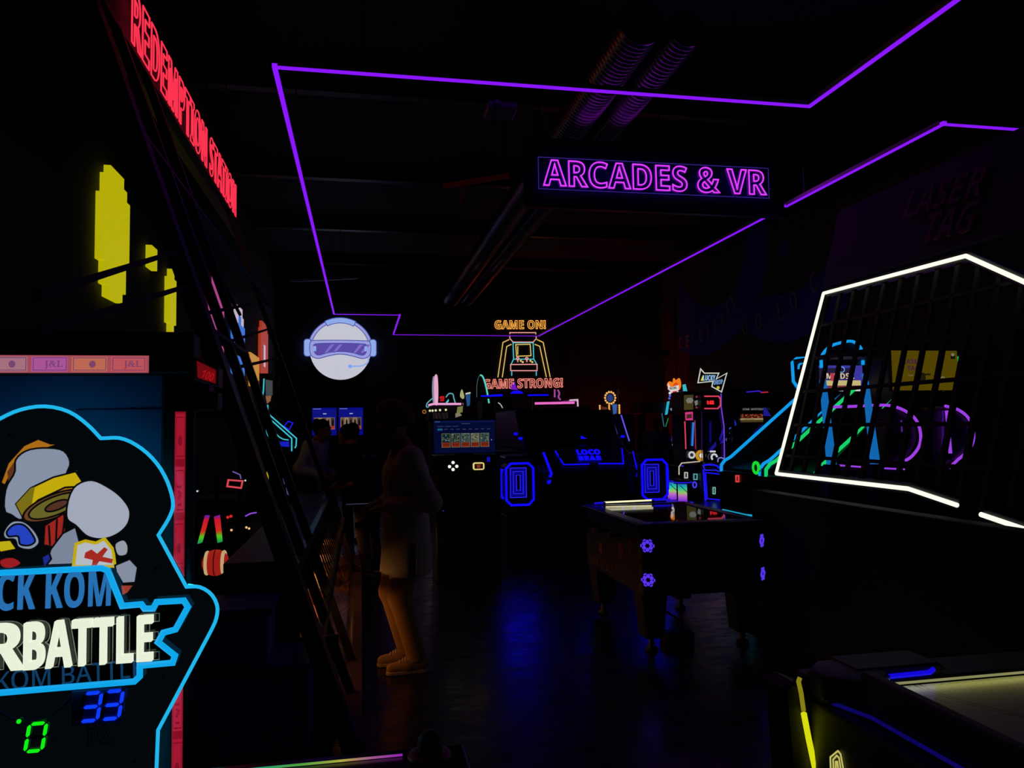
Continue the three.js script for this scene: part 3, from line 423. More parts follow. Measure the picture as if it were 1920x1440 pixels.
{ // racing simulator with cyan outlines
  const t = thing('racing_simulator', 'racing arcade machine with cyan outlines seen through the black bars', 'arcade cabinet', [-1.2, 0, -10.6]); const z = -10.4, c = glow('#3fc4d4', 1);
  const side = [[-1.304,2.338],[-1.13,2.338],[-1.129,1.942],[-1.189,1.817],[-0.827,1.487],[-0.833,0.947],[-1.291,0.925]];
  part('side_panel', slab(side, z - 0.01, 0.05), blackPaint, t); part('side_panel', slab(side, z - 0.75, 0.05), blackPaint, t); part('cabinet_body', box(side[6][0] + 0.02, side[5][0] - 0.02, 0, 1.1, z - 0.74, z - 0.06, 0.01), blackPaint, t);
  part('led_outline', tube(at3([[-1.244,2.269],[-1.25,2.116],[-1.269,1.977],[-1.275,1.846],[-1.195,1.769],[-0.894,1.488],[-0.894,1.322]], z), 0.009), c, t); part('led_outline', tube(at3([[-1.196,1.928],[-1.195,1.818],[-0.834,1.487],[-0.84,1.39],[-0.854,1.362]], z), 0.009), c, t);
  part('led_arc', tube(smooth(at3([[-1.215,1.617],[-1.194,1.534],[-1.128,1.457]], z), 12), 0.007), c, t); part('led_arc', tube(smooth(at3([[-1.122,1.623],[-1.081,1.539],[-1.008,1.483],[-0.934,1.468]], z), 14), 0.007), c, t);
  part('screen', slab([[-1.081,1.449],[-0.928,1.447],[-0.927,1.378],[-1.081,1.394]], z + 0.01, 0.02), glow('#1420c8', 0.9), t); part('led_panel', tube(at3([[-0.988,1.649],[-0.941,1.711],[-0.881,1.689],[-0.928,1.599]], z), 0.008, true), glow('#2018e0', 1), t);
  part('marquee_light', slab([[-1.224,2.255],[-1.137,2.241],[-1.136,2.053],[-1.216,2.039]], z + 0.02, 0.02), glow('#586068', 0.5), t); part('driver_light', slab([[-1.223,2.039],[-1.15,2.046],[-1.163,1.977],[-1.202,1.942]], z + 0.02, 0.02), glow('#a06a48', 0.7), t);
}
{ const t = thing('prize_claw_machine', 'dark claw machine with scattered pink and blue lights behind bars', 'arcade cabinet', [-1.75, 0, -9.0]); const z = -8.9;
  part('cabinet_body', box(-2.05, -1.3, 0, 0.85, -9.6, z - 0.02, 0.02), darkBoard, t); part('top_box', box(-2.05, -1.3, 1.75, 1.95, -9.6, z - 0.02, 0.02), darkBoard, t); for (const x of [-2.03, -1.32]) for (const zz of [-9.58, z - 0.04]) part('corner_post', box(x - 0.02, x + 0.02, 0.85, 1.75, zz - 0.02, zz + 0.02, 0.004), blackSteel, t);
  part('glass_front', box(-2.01, -1.34, 0.87, 1.73, z - 0.03, z - 0.026, 0), glass(), t);
  for (const [pts, c, r, cl] of [[[[-1.435,1.06],[-1.285,1.045],[-1.301,0.969],[-1.446,0.991]], '#e04a58', 0.01, true], [[[-1.391,1.152],[-1.313,1.115],[-1.302,1.069]], '#8060b8', 0.006, false]]) part('led_tube', tube(at3(pts, z), r, cl), glow(c, 0.9), t);
  part('led_bar', tube(at3([[-1.105,1.081],[-1.049,1.068]], z), 0.01), glow('#a8d8e0', 0.9), t); part('led_bar', tube(smooth(at3([[-1.255,0.66],[-1.199,0.687],[-1.137,0.696]], z), 8), 0.008), glow('#9048e0', 1), t);
  for (const [x, y] of [[-1.399,0.515],[-1.243,0.538],[-1.215,0.525]]) part('bulb', ball(x, y, z, 0.013), glow('#e8c080', 1), t); for (const [x, y] of [[-1.438,0.655],[-1.405,0.665]]) part('bulb', ball(x, y, z, 0.016), glow('#d02828', 1), t); for (const [x, y] of [[-1.754,0.948],[-1.257,1.05]]) part('bulb', ball(x, y, z, 0.01), glow('#c0e8e8', 1), t);
}
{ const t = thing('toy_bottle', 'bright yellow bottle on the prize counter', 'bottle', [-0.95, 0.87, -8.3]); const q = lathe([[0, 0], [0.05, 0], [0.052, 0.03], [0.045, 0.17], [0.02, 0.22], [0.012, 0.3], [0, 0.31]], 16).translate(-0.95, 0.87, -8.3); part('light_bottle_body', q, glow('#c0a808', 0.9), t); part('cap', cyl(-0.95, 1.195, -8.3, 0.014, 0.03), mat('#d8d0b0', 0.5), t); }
{ const t = thing('prize_card_display', 'lilac and white glowing cards standing on the prize counter', 'display', [-0.8, 0.87, -7.9]); const z = -7.9; for (const [p, c] of [[[[-0.765,1.123],[-0.709,1.116],[-0.709,1.064],[-0.749,1.065]], '#5a5aa8'], [[[-0.734,1.044],[-0.699,1.038],[-0.698,0.949],[-0.724,0.97]], '#6a5aa0'], [[[-0.784,0.931],[-0.749,0.898],[-0.749,0.867],[-0.774,0.899]], '#7058a8']]) part('light_card', slab(p, z, 0.006), glow(c, 0.6), t); part('stand', box(-0.9, -0.68, 0.87, 0.9, z - 0.06, z + 0.02), blackPaint, t); part('stand_back', box(-0.9, -0.68, 0.9, 1.15, z - 0.03, z - 0.015), blackPaint, t); }

// ---------------------------------------------------------------- blue-lit off-road ride in the middle
{
  const t = thing('offroad_ride', 'black off-road vehicle ride outlined in deep blue lights with LOCO BEAR on hood', 'ride vehicle', [2.7, 0, -10.2]);
  const B = glow(BLUE, 1.0), body = mat('#08081a', 0.35), z = -9.1;
  part('motion_base', box(1.75, 3.7, 0, 0.5, -12.0, -9.45, 0.03), mat('#07070c', 0.6), t); part('chassis', box(1.85, 3.6, 0.5, 0.72, -12.1, -9.4, 0.03), blackPaint, t);
  part('bumper', box(2.08, 3.38, 0.7, 0.98, -9.42, -9.24, 0.03), body, t);
  const prof = [[-9.32, 0.72], [-9.22, 1.02], [-9.3, 1.13], [-9.95, 1.47], [-10.25, 1.82], [-11.8, 1.84], [-12.0, 1.2], [-12.0, 0.72]];   // side view (z, y)
  const shell = slab(prof.map(([a, b]) => [-a, b]), 0, 1.36, 0.02).applyMatrix4(new THREE.Matrix4().makeBasis(V(0, 0, -1), V(0, 1, 0), V(1, 0, 0)).setPosition(3.41, 0, 0)); part('body_shell', shell, body, t);
  part('windscreen', bar([2.73, 1.5, -9.97], [2.73, 1.8, -10.235], 1.2, 0.01, [1, 0, 0]), mat('#04040a', 0.08), t);
  for (const s of [-1, 1]) { const x = 2.73 + s * 0.85; part('fender', box(x - 0.17, x + 0.17, 1.16, 1.24, -9.95, -9.2, 0.03), body, t); part('rear_fender', box(x - 0.17, x + 0.17, 1.16, 1.24, -11.9, -11.1, 0.03), body, t); part('side_step', box(x - 0.12, x + 0.12, 0.72, 0.78, -11.1, -9.9, 0.015), blackPaint, t); }
  const oct = (x0, x1, y0, y1, c) => [[x0 + c, y0], [x1 - c, y0], [x1, y0 + c], [x1, y1 - c], [x1 - c, y1], [x0 + c, y1], [x0, y1 - c], [x0, y0 + c]];
  function wheel([x0, y1], [x1, y0], [ix0, iy1], [ix1, iy0], label) {
    const w = part('wheel', slab(oct(x0, x1, y0, y1, 0.06), z - 0.01, 0.32, 0.02), mat('#05050a', 0.5), t, label);
    part('led_rim', tube(at3(oct(x0 + 0.013, x1 - 0.013, y0 + 0.013, y1 - 0.013, 0.06), z), 0.015, true, 6), B, w);
    for (let i = 0; i < 5; i++) { const gx = (ix1 - ix0) * 0.095 * i, gy = (iy1 - iy0) * 0.06 * i; part('led_ring', tube(at3(rect(ix0 + gx, ix1 - gx, iy0 + gy, iy1 - gy), z + 0.002), 0.0055, true, 5), glow(i % 2 ? '#0a06a8' : '#2a22ff', 1), w); }
    part('led_hub', slab(rect((ix0 + ix1) / 2 - 0.012, (ix0 + ix1) / 2 + 0.012, iy0 + 0.08, iy1 - 0.08), z + 0.006, 0.006), mat('#03030a', 0.4), w);
    const s = x0 < 2.7 ? -1 : 1, xe = s < 0 ? x0 - 0.01 : x1 + 0.01; for (const k of [0, 1, 2]) part('led_tread', tube([[xe, y0 + 0.08, z - 0.06 - k * 0.07], [xe + s * 0.02, y0 + 0.14, z - 0.06 - k * 0.07], [xe + s * 0.02, y1 - 0.14, z - 0.06 - k * 0.07], [xe, y1 - 0.08, z - 0.06 - k * 0.07]], 0.006, false, 5), B, w);
    part('axle', box(Math.min(x0 + 0.1, 2.73), Math.max(x1 - 0.1, 2.73), 0.84, 0.92, -9.4, -9.32, 0.01), blackSteel, w);
  }
  wheel(...[[1.686,1.17],[2.047,0.647],[1.749,1.102],[1.944,0.752]], 'left front wheel with blue lit rim'); wheel(...[[3.405,1.177],[3.76,0.659],[3.452,1.107],[3.636,0.762]], 'right front wheel with blue lit rim');
  for (const x of [1.86, 3.58]) part('rear_wheel', slab(oct(x - 0.17, x + 0.17, 0.65, 1.17, 0.06), -11.3, 0.32, 0.02), mat('#05050a', 0.5), t);
  // hood lights lie on the sloping hood
  const H = (pts) => pts.map(([a, b, c]) => [a, b + 0.012, c + 0.006]);
  const ribbon = (pts, r) => part('led_trim', tube(H(pts), r, false, 6), B, t);
  ribbon([[2.43,1.272,-9.57],[2.457,1.11,-9.26],[2.786,1.109,-9.258]], 0.009); ribbon([[2.906,1.112,-9.265],[3.23,1.105,-9.252],[3.33,1.282,-9.588]], 0.009);
  part('led_trim', tube(at3([[2.187,1.281],[2.284,1.019],[2.263,0.974]], -9.2), 0.016), B, t); part('led_trim', slab([[2.235,0.935],[2.279,0.941],[2.268,0.896],[2.228,0.897]], -9.2, 0.02), B, t); part('led_trim', tube(at3([[3.357,1.27],[3.411,1.027],[3.392,0.948]], -9.25), 0.008), B, t);
  part('led_light_bar', tube(at3([[2.3,1.574],[2.39,1.609],[2.524,1.636],[3.089,1.64],[3.21,1.605],[3.298,1.579]], -10.15), 0.021, false, 8), B, t);
  for (const [x, y] of [[2.307,1.567],[2.344,1.563],[2.374,1.566]]) part('spot_light', ball(x, y - 0.01, -10.12, 0.012), glow('#7a78ff', 1), t);
  for (const [x, y] of [[1.984,1.505],[2.048,1.445],[3.454,1.447]]) part('mirror_light', ball(0, 0, 0, 0.03, 12).scale(1, 0.65, 0.5).translate(x, y, -9.9), B, t);
  part('hood_badge_light', slab([[2.826,1.472],[2.912,1.429],[2.832,1.427]], -9.75, 0.01), B, t);
  part('mirror_stalk', [bar([1.78, 1.35, -9.9], [2.06, 1.3, -9.9], 0.02, 0.02), bar([3.22, 1.4, -9.9], [3.4, 1.35, -9.9], 0.02, 0.02)], blackSteel, t);
  part('emblem_plate', bar([2.645, 1.12, -9.39], [2.645, 1.33, -9.42], 0.42, 0.02, [1, 0, 0]), body, t);
  const [lo, be] = [[2.669,1.237],[2.692,1.156]];
  solidText(t, 'lit_letter', 'LOCO', [lo[0], lo[1], -9.375], [1, 0, 0], [0, 1, 0], 0.3, 0.06, 0.012, B, { slant: -0.3, bold: 0.0055 }); solidText(t, 'lit_letter', 'BEAR', [be[0], be[1], -9.375], [1, 0, 0], [0, 1, 0], 0.3, 0.06, 0.012, B, { slant: -0.3, bold: 0.0055 });
  // roof rack lights
  part('led_roof_bar', tube(at3([[1.669,2.034],[1.978,2.052]], -10.8), 0.016), B, t); part('led_roof_bar', tube(at3([[2.353,2.046],[2.653,2.048]], -10.8), 0.014), B, t); part('led_roof_lamp', lathe([[0, 0.02], [0.1, 0], [0.05, 0.035], [0, 0.04]], 16).translate(...[2.189,2.077], -10.8), B, t);
  part('roof_rack', [bar([...[1.654,2.016], -10.8], [...[2.668,2.024], -10.8], 0.03, 0.03, [0, 1, 0]), ...[[1.885,2.022],[2.431,2.018]].map(([x, y]) => box(x - 0.015, x + 0.015, 1.8, y, -10.82, -10.78, 0))], blackSteel, t);
  areaLight(BLUE, 0.8, 0.35, 0.5, [1.86, 0.92, -9.06], [1.86, 0.92, 0]); areaLight(BLUE, 0.8, 0.33, 0.5, [3.58, 0.92, -9.06], [3.58, 0.92, 0]);
}
// ---------------------------------------------------------------- card kiosk with monitor
{
  const t = thing('card_kiosk', 'black card kiosk with blue poster tile monitor beside the standing person', 'kiosk', [1.05, 0, -8.2]); const z = -7.95;
  const tex = canvasTexture(640, 380, (g, w, h) => {
    g.fillStyle = '#081040'; g.fillRect(0, 0, w, h); g.fillStyle = '#101c58'; g.fillRect(0, 0, w, h * 0.06); g.fillStyle = '#3a6a9a'; g.fillRect(w * 0.02, h * 0.015, w * 0.08, h * 0.03); g.fillStyle = '#1c7a9a'; g.fillRect(w * 0.06, h * 0.24, w * 0.08, h * 0.06);
    g.fillStyle = '#5a6aa0'; for (let i = 0; i < 8; i++) g.fillRect(w * (0.17 + i * 0.1), h * 0.26, w * 0.05, h * 0.015); g.fillRect(w * 0.45, h * 0.09, w * 0.14, h * 0.015); for (let i = 0; i < 3; i++) g.fillRect(w * (0.06 + i * 0.12), h * 0.17, w * 0.1, h * 0.012);
    const tones = ['#183440', '#3c4a40', '#48605c', '#7a7c60', '#3c5854'];
    for (let i = 0; i < 5; i++) { const x = w * (0.13 + i * 0.158), y = h * 0.4, a = w * 0.135, b = h * 0.42; g.fillStyle = tones[i]; g.fillRect(x, y, a, b); for (let k = 0; k < 26; k++) { g.fillStyle = ['#0c1818', '#90a090', '#203830', '#c8c0a0'][k % 4]; g.fillRect(x + rnd() * a * 0.85, y + rnd() * b * 0.55, a * 0.12, b * 0.05); } g.fillStyle = '#9a3018'; g.fillRect(x, y + b * 0.66, a, b * 0.34); g.fillStyle = '#601c10'; g.fillRect(x + a * 0.1, y + b * 0.78, a * 0.8, b * 0.04); g.strokeStyle = i ? '#98a08c' : '#a8a050'; g.lineWidth = 4; g.strokeRect(x, y, a, b); }
    g.fillStyle = '#a0a8b0'; g.beginPath(); g.moveTo(w * 0.935, h * 0.58); g.lineTo(w * 0.955, h * 0.61); g.lineTo(w * 0.935, h * 0.64); g.fill();
  });
  const [m0, m1] = [[0.719,1.683],[1.383,1.324]];
  part('monitor_casing', box(m0[0], m1[0], m1[1], m0[1], z - 0.06, z, 0.008), blackPaint, t); part('screen', picture(m0[0] + 0.012, m1[0] - 0.012, m1[1] + 0.012, m0[1] - 0.012, z + 0.002), screenMat(tex, 0.55), t);
  part('cabinet', box(m0[0] + 0.03, m1[0] + 0.05, 0, m1[1] - 0.01, z - 0.5, z - 0.03, 0.015), mat('#0b0b10', 0.4), t); part('monitor_neck', box(0.95, 1.15, m1[1] - 0.02, m1[1] + 0.1, z - 0.12, z - 0.06), blackSteel, t);
  for (const [x, y] of [[0.931,1.237],[0.894,1.196],[0.93,1.165],[0.969,1.197]]) part('button_light', cyl(x, y, z - 0.026, 0.0165, 0.012, 'z', 16), glow('#f0f0ea', 1.1), t);
  part('keypad', box(...[[0.996,1.156],[1.074,1.154]].map((p) => p[0]), [0.996,1.145][1], [0.997,1.238][1], z - 0.03, z - 0.022, 0.003), mat('#1a1418', 0.5), t);
  const rd = [[1.138,1.155],[1.257,1.232]], r0 = rd[0], r1 = rd[1];
  part('reader_frame_light', slab(roundRect(r0[0], r1[0], r0[1], r1[1], 0.02), z - 0.012, 0.02), glow('#e8d880', 1), t, 'yellow lit card reader frame'); part('reader_screen', picture(r0[0] + 0.014, r1[0] - 0.014, r0[1] + 0.012, r1[1] - 0.012, z - 0.0105), screenMat(canvasTexture(64, 48, (g) => { g.fillStyle = '#2a0c08'; g.fillRect(0, 0, 64, 48); g.fillStyle = '#a04028'; g.fillRect(14, 10, 34, 6); g.fillRect(20, 20, 22, 18); g.fillStyle = '#603018'; g.fillRect(26, 24, 10, 9); }), 0.9), t);
  part('slot_light', [0, 1, 2].map((i) => { const [x, y] = [1.289,1.281]; return box(x + i * 0.012, x + i * 0.012 + 0.006, y - 0.045, y + 0.005, z - 0.03, z - 0.02, 0); }), glow('#1a14d8', 0.9), t);
  for (const [x, y] of [[0.718,0.841],[0.821,0.745]]) part('indicator_light', ball(x, y, z + 0.0, 0.005), glow('#4048e8', 1), t);
}
// ---------------------------------------------------------------- football table
{
  const t = thing('football_table', 'dark table football game with violet lit ball badges and glass top', 'game table', [2.38, 0, -5.82]); const x0 = 1.92, x1 = 2.82, zf = -5.15, zb = -6.5, wood = mat('#0a0a14', 0.45);
  part('front_panel', box(x0, x1, 0.4, 0.87, zf - 0.05, zf, 0.01), wood, t); part('back_panel', box(x0, x1, 0.4, 0.87, zb, zb + 0.05, 0.01), wood, t); part('side_panel', box(x0, x0 + 0.05, 0.4, 0.87, zb + 0.05, zf - 0.05, 0.01), wood, t); part('side_panel', box(x1 - 0.05, x1, 0.4, 0.87, zb + 0.05, zf - 0.05, 0.01), wood, t);
  part('floor_board', box(x0 + 0.05, x1 - 0.05, 0.4, 0.44, zb + 0.05, zf - 0.05, 0), blackPaint, t); part('playfield', box(x0 + 0.05, x1 - 0.05, 0.64, 0.66, zb + 0.05, zf - 0.05, 0), mat('#0d2a1a', 0.6), t);
  const rim = mat('#0a0a40', 0.25); part('rim', [box(x0 - 0.03, x1 + 0.03, 0.87, 0.91, zf - 0.08, zf + 0.03, 0.012), box(x0 - 0.03, x1 + 0.03, 0.87, 0.91, zb - 0.03, zb + 0.08, 0.012), box(x0 - 0.03, x0 + 0.08, 0.87, 0.91, zb + 0.08, zf - 0.08, 0.012), box(x1 - 0.08, x1 + 0.03, 0.87, 0.91, zb + 0.08, zf - 0.08, 0.012)], rim, t);
  part('glass_top', box(x0 + 0.08, x1 - 0.08, 0.899, 0.905, zb + 0.08, zf - 0.08, 0), glass('#c8ccd8', 0.02), t);
  const leg = (x, z) => slab([[-0.065, 0.1], [0.065, 0.1], [0.095, 0.4], [-0.095, 0.4]], 0.09, 0.18, 0.01).translate(x, 0, z);
  for (const x of [x0 + 0.1, x1 - 0.1]) for (const z of [zf - 0.12, zb + 0.12]) { const l = part('leg', leg(x, z), blackPaint, t); part('foot_pad', lathe([[0, 0], [0.045, 0], [0.045, 0.02], [0.02, 0.035], [0.02, 0.1], [0, 0.1]], 14).translate(x, 0, z), mat('#4a4a44', 0.5, 0.4), l); }
  for (let i = 0; i < 8; i++) { const z = zb + 0.2 + i * 0.136; part('rod', cyl((x0 + x1) / 2, 0.79, z, 0.008, x1 - x0 + 0.1, 'x', 8), mat('#9a9aa4', 0.25, 0.9), t); const s = i % 2 ? 1 : -1; part('handle', cyl((x0 + x1) / 2 + s * ((x1 - x0) / 2 + 0.08), 0.79, z, 0.017, 0.09, 'x', 12), blackPaint, t); for (const q of [-0.22, 0, 0.22]) part('player_figure', [box(2.37 + q - 0.014, 2.37 + q + 0.014, 0.7, 0.82, z - 0.01, z + 0.01, 0.004), ball(2.37 + q, 0.835, z, 0.016, 8), box(2.37 + q - 0.016, 2.37 + q + 0.016, 0.68, 0.7, z - 0.02, z + 0.02, 0.003)], mat(i % 2 ? '#3a1818' : '#18203a', 0.5), t); }
  part('led_tube', tube([[2.09, 0.925, zb - 0.01], [2.53, 0.93, zb - 0.01]], 0.008), glow('#eee6b8', 1.2), t, 'warm white lamp tube on the far rim'); part('led_tube', tube([[2.0, 0.92, zb - 0.01], [2.085, 0.924, zb - 0.01]], 0.008), glow('#1810d0', 1), t); part('led_tube', tube([[2.535, 0.93, zb - 0.01], [2.7, 0.932, zb - 0.01]], 0.009), glow('#1810d0', 1), t);
  part('lamp_bracket', [box(2.08, 2.095, 0.9, 0.93, zb - 0.02, zb + 0.01, 0), box(2.525, 2.54, 0.9, 0.935, zb - 0.02, zb + 0.01, 0)], blackSteel, t);
  // ball badges: pentagon with five hexagons
  const vio = glow('#5a34f0', 0.95);
  function badge(cx, cy, M) { const b = part('ball_badge', disc(0, 0, 0.004, 0.05, 0.004, 24).applyMatrix4(M(cx, cy)), mat('#05050a', 0.5), t);
    const hex = (x, y, r, n, a0) => Array.from({ length: n }, (_, i) => [x + r * Math.cos(a0 + i * 2 * Math.PI / n), y + r * Math.sin(a0 + i * 2 * Math.PI / n)]);
    for (let i = 0; i < 6; i++) { const a = i * Math.PI / 3 + Math.PI / 6; part('light_hexagon', slab(hex(0.0275 * Math.cos(a), 0.0275 * Math.sin(a), 0.0148, 6, a + Math.PI / 6 + Math.PI / 6), 0.008, 0.004).applyMatrix4(M(cx, cy)), vio, b); const c = i * Math.PI / 3; part('light_patch', slab([[0.039, -0.0085], [0.0465, -0.012], [0.05, 0], [0.0465, 0.012], [0.039, 0.0085]].map(([x, y]) => [x * Math.cos(c) - y * Math.sin(c), x * Math.sin(c) + y * Math.cos(c)]), 0.008, 0.004).applyMatrix4(M(cx, cy)), vio, b); } }
  const corner = (turn) => (x, y) => new THREE.Matrix4().makeRotationY(turn).setPosition(x, y, zf + 0.03);
  for (const y of [0.76, 0.525]) { part('corner_post', cyl(x0 + 0.045, y, zf - 0.03, 0.06, 0.2, 'y', 20), wood, t); part('corner_post', cyl(x1 - 0.045, y, zf - 0.03, 0.06, 0.2, 'y', 20), wood, t); badge(x0 + 0.03, y, corner(-0.5)); badge(x1 - 0.01, y, corner(0.75)); }
  neonText(t, 'painted_letter', 'Goal & Luck', [2.1, 0.43, zf + 0.002], [1, 0.02, 0], [0, 1, 0], 0.46, 0.07, 0.0022, mat('#50506a', 0.6), { font: fontThin, slant: 0.25 });
  neonText(t, 'painted_letter', 'HAPPY', [2.28, 0.7, zf + 0.002], [1, 0, 0], [0, 1, 0], 0.2, 0.07, 0.002, mat('#3c3c58', 0.6)); part('painted_ring', tube(ringPts(2.38, 0.735, zf + 0.002, 0.1, 0.1, 32), 0.002, true), mat('#30304a', 0.6), t);
  neonText(t, 'painted_letter', 'Goal & Luck', [x0 - 0.002, 0.44, -6.4], [0, 0, 1], [0, 1, 0], 0.62, 0.09, 0.0022, mat('#8a7a70', 0.6), { font: fontThin });
  for (const [z, y, r, c] of [[-6.3, 0.72, 0.05, '#6a4a3a'], [-6.1, 0.6, 0.045, '#8a5a3a'], [-5.85, 0.76, 0.05, '#5a5a6a'], [-5.6, 0.66, 0.06, '#7a3a34'], [-5.4, 0.72, 0.055, '#6a3440']]) part('painted_spot', cyl(x0 - 0.001, y, z, r, 0.003, 'x', 14), mat(c, 0.7), t);
  areaLight('#eee6b8', 0.8, 0.44, 0.02, [2.31, 0.945, -6.48], [2.31, 0.9, -5.5]);
}
{ const t = thing('power_strip', 'small black power block with looped cable under the football table', 'power supply', [2.28, 0, -5.45]); part('block', box(2.17, 2.4, 0, 0.075, -5.5, -5.38, 0.01), mat('#1c1a20', 0.5), t); part('label_end', box(2.168, 2.205, 0.012, 0.065, -5.383, -5.378, 0.002), mat('#6a4a3a', 0.6), t); part('cable', tube(smooth([[2.2, 0.05, -5.5], [2.12, 0.12, -5.6], [2.22, 0.19, -5.62], [2.34, 0.13, -5.56], [2.42, 0.02, -5.6], [2.5, 0.012, -5.9]], 28), 0.008), blackPaint, t); }
// ---------------------------------------------------------------- machines beyond the ride
{ const t = thing('bell_game', 'distant arcade game with pale upright disc, pink bar and row of bulbs', 'arcade cabinet', [1.95, 0, -17.3]); const z = -16.9;
  part('cabinet_body', box(1.5, 2.3, 0, 1.75, -17.8, z - 0.05, 0.02), darkBoard, t); part('header', box(1.45, 2.35, 1.75, 2.12, -17.7, z - 0.02, 0.03), blackPaint, t);
  const [dx, dy] = [1.616,2.433], [ax, ay] = [1.575,2.433];
  part('light_disc', new THREE.CylinderGeometry(0.3, 0.3, 0.04, 32).scale(1, 1, 0.5).rotateZ(Math.PI / 2).rotateY(0.12).translate(ax, dy, z), glow('#9a98b8', 0.8), t); part('led_disc_ring', new THREE.TorusGeometry(0.31, 0.035, 8, 40).scale(1, 1, 1).rotateY(Math.PI / 2 - 0.18).scale(0.75, 1, 0.75).translate(dx - 0, dy, z).translate(0.25 * 0, 0, 0), glow('#e8a8c8', 1), t);
  part('led_outline', tube(smooth(at3([[1.568,2.269],[1.474,2.199],[1.403,2.118],[1.403,2.059],[1.449,2.059]], z), 16), 0.014), glow('#5ab0b8', 0.9), t); part('led_outline', tube(smooth(at3([[1.827,2.267],[1.898,2.349],[1.981,2.337],[2.004,2.242],[2.038,2.136]], z), 16), 0.014), glow('#5ab0b8', 0.9), t); part('led_drop', slab([[1.826,2.161],[1.885,2.231],[1.897,2.184],[1.849,2.137]], z, 0.02), glow('#50c8d8', 0.9), t);
  part('led_bar', tube(at3([[1.438,2.094],[1.543,2.122],[2.204,2.117]], z + 0.02), 0.024), glow('#f0a0d8', 1), t);
  solidText(t, 'display_digit', '488', [...[1.685,2.233], z], [1, 0, 0], [0, 1, 0], 0.11, 0.06, 0.01, glow('#e01828', 1)); solidText(t, 'display_digit', '260', [...[1.696,2.18], z], [1, 0, 0], [0, 1, 0], 0.09, 0.05, 0.01, glow('#e01828', 1));
  for (const [x, y] of [[1.472,1.976],[1.531,1.976],[1.601,1.981],[1.695,1.986],[1.824,1.991]]) part('bulb', ball(x, y, z, 0.024), glow('#f0e8c0', 1), t); part('light_front', slab([[1.542,1.929],[1.871,1.926],[1.87,1.796],[1.541,1.8]], z - 0.02, 0.02), glow('#4a3a40', 0.7), t);
  part('coin_light', tube(ringPts(...[1.349,1.954], z, 0.035, 0.035, 16), 0.012, true), glow('#a06820', 0.9), t); part('side_stem', bar([...[1.349,1.919], z], [1.5, 1.75, z - 0.1], 0.02, 0.02), blackSteel, t);
}
{ const t = thing('yellow_crest_game', 'distant narrow machine with small yellow crest and blue panel', 'arcade cabinet', [2.42, 0, -16.6]); const z = -16.5;
  part('cabinet_body', box(2.38, 2.85, 0, 1.75, -17.2, z - 0.02, 0.02), darkBoard, t); part('light_crest', slab(smooth([[2.132,2.422],[2.166,2.341],[2.183,2.249],[2.159,2.214],[2.096,2.261],[2.096,2.33]], 20, true).map((p) => p.slice(0, 2)), z + 0.01, 0.03), glow('#a8b070', 0.9), t); part('crest_stem', box(...[[2.125,2.249],[2.154,2.249]].map((p) => p[0]), 1.75, 2.25, z - 0.06, z - 0.03, 0), blackPaint, t);
  part('light_panel', slab([[2.212,2.295],[2.317,2.329],[2.303,2.075],[2.244,2.052]], z + 0.01, 0.02), glow('#2a5a98', 0.7), t); part('led_cap', slab([[2.213,2.341],[2.318,2.364],[2.317,2.329],[2.212,2.306]], z + 0.015, 0.03), glow('#c8d0b8', 0.9), t); part('light_sign', slab([[2.035,2.042],[2.152,2.064],[2.139,1.926],[2.011,1.904]], z + 0.01, 0.02), glow('#8a8a50', 0.7), t); part('light_base', slab([[1.988,1.905],[2.081,1.915],[2.126,1.857],[1.987,1.813]], z + 0.01, 0.02), glow('#a09878', 0.6), t); }
{ const t = thing('teal_arch_game', 'tall machine with teal lit arch behind the ride', 'arcade cabinet', [2.55, 0, -14.4]); const z = -14; const arc = smooth(at3([[2.084,2.149],[2.092,2.395],[2.129,2.533],[2.164,2.558],[2.198,2.533],[2.246,2.395],[2.284,2.217],[2.312,2.039]], z), 40);
  part('arch_panel', slab([...arc.map((p) => p.slice(0, 2))], z - 0.01, 0.05), mat('#14141a', 0.6), t); part('led_arch', tube(arc.slice(15), 0.014), glow('#58d8c8', 1), t); part('led_arch', tube(arc.slice(0, 16), 0.006), glow('#4a6a70', 0.7), t);
  part('cabinet_body', box(2.2, 2.75, 0, 2.1, -14.7, z - 0.06, 0.02), darkBoard, t); part('led_edge', tube(smooth(at3([[2.482,2.048],[2.522,2.018],[2.566,1.948]], z), 8), 0.008), glow('#c0c8c8', 0.9), t); part('led_edge_post', bar([2.9, 1.6, z - 0.02], [2.75, 1.6, z - 0.1], 0.04, 0.3, [0, 1, 0]), blackPaint, t);
  part('flame_light', slab([[2.727,2.294],[2.749,2.413],[2.778,2.353],[2.8,2.443],[2.829,2.333],[2.858,2.283]], z, 0.02), glow('#7a1ad0', 0.9), t, 'violet flame shaped light'); part('flame_post', box(...[[2.777,2.284],[2.808,2.283]].map((p) => p[0]), 0, 2.3, z - 0.06, z - 0.03, 0), blackPaint, t); }
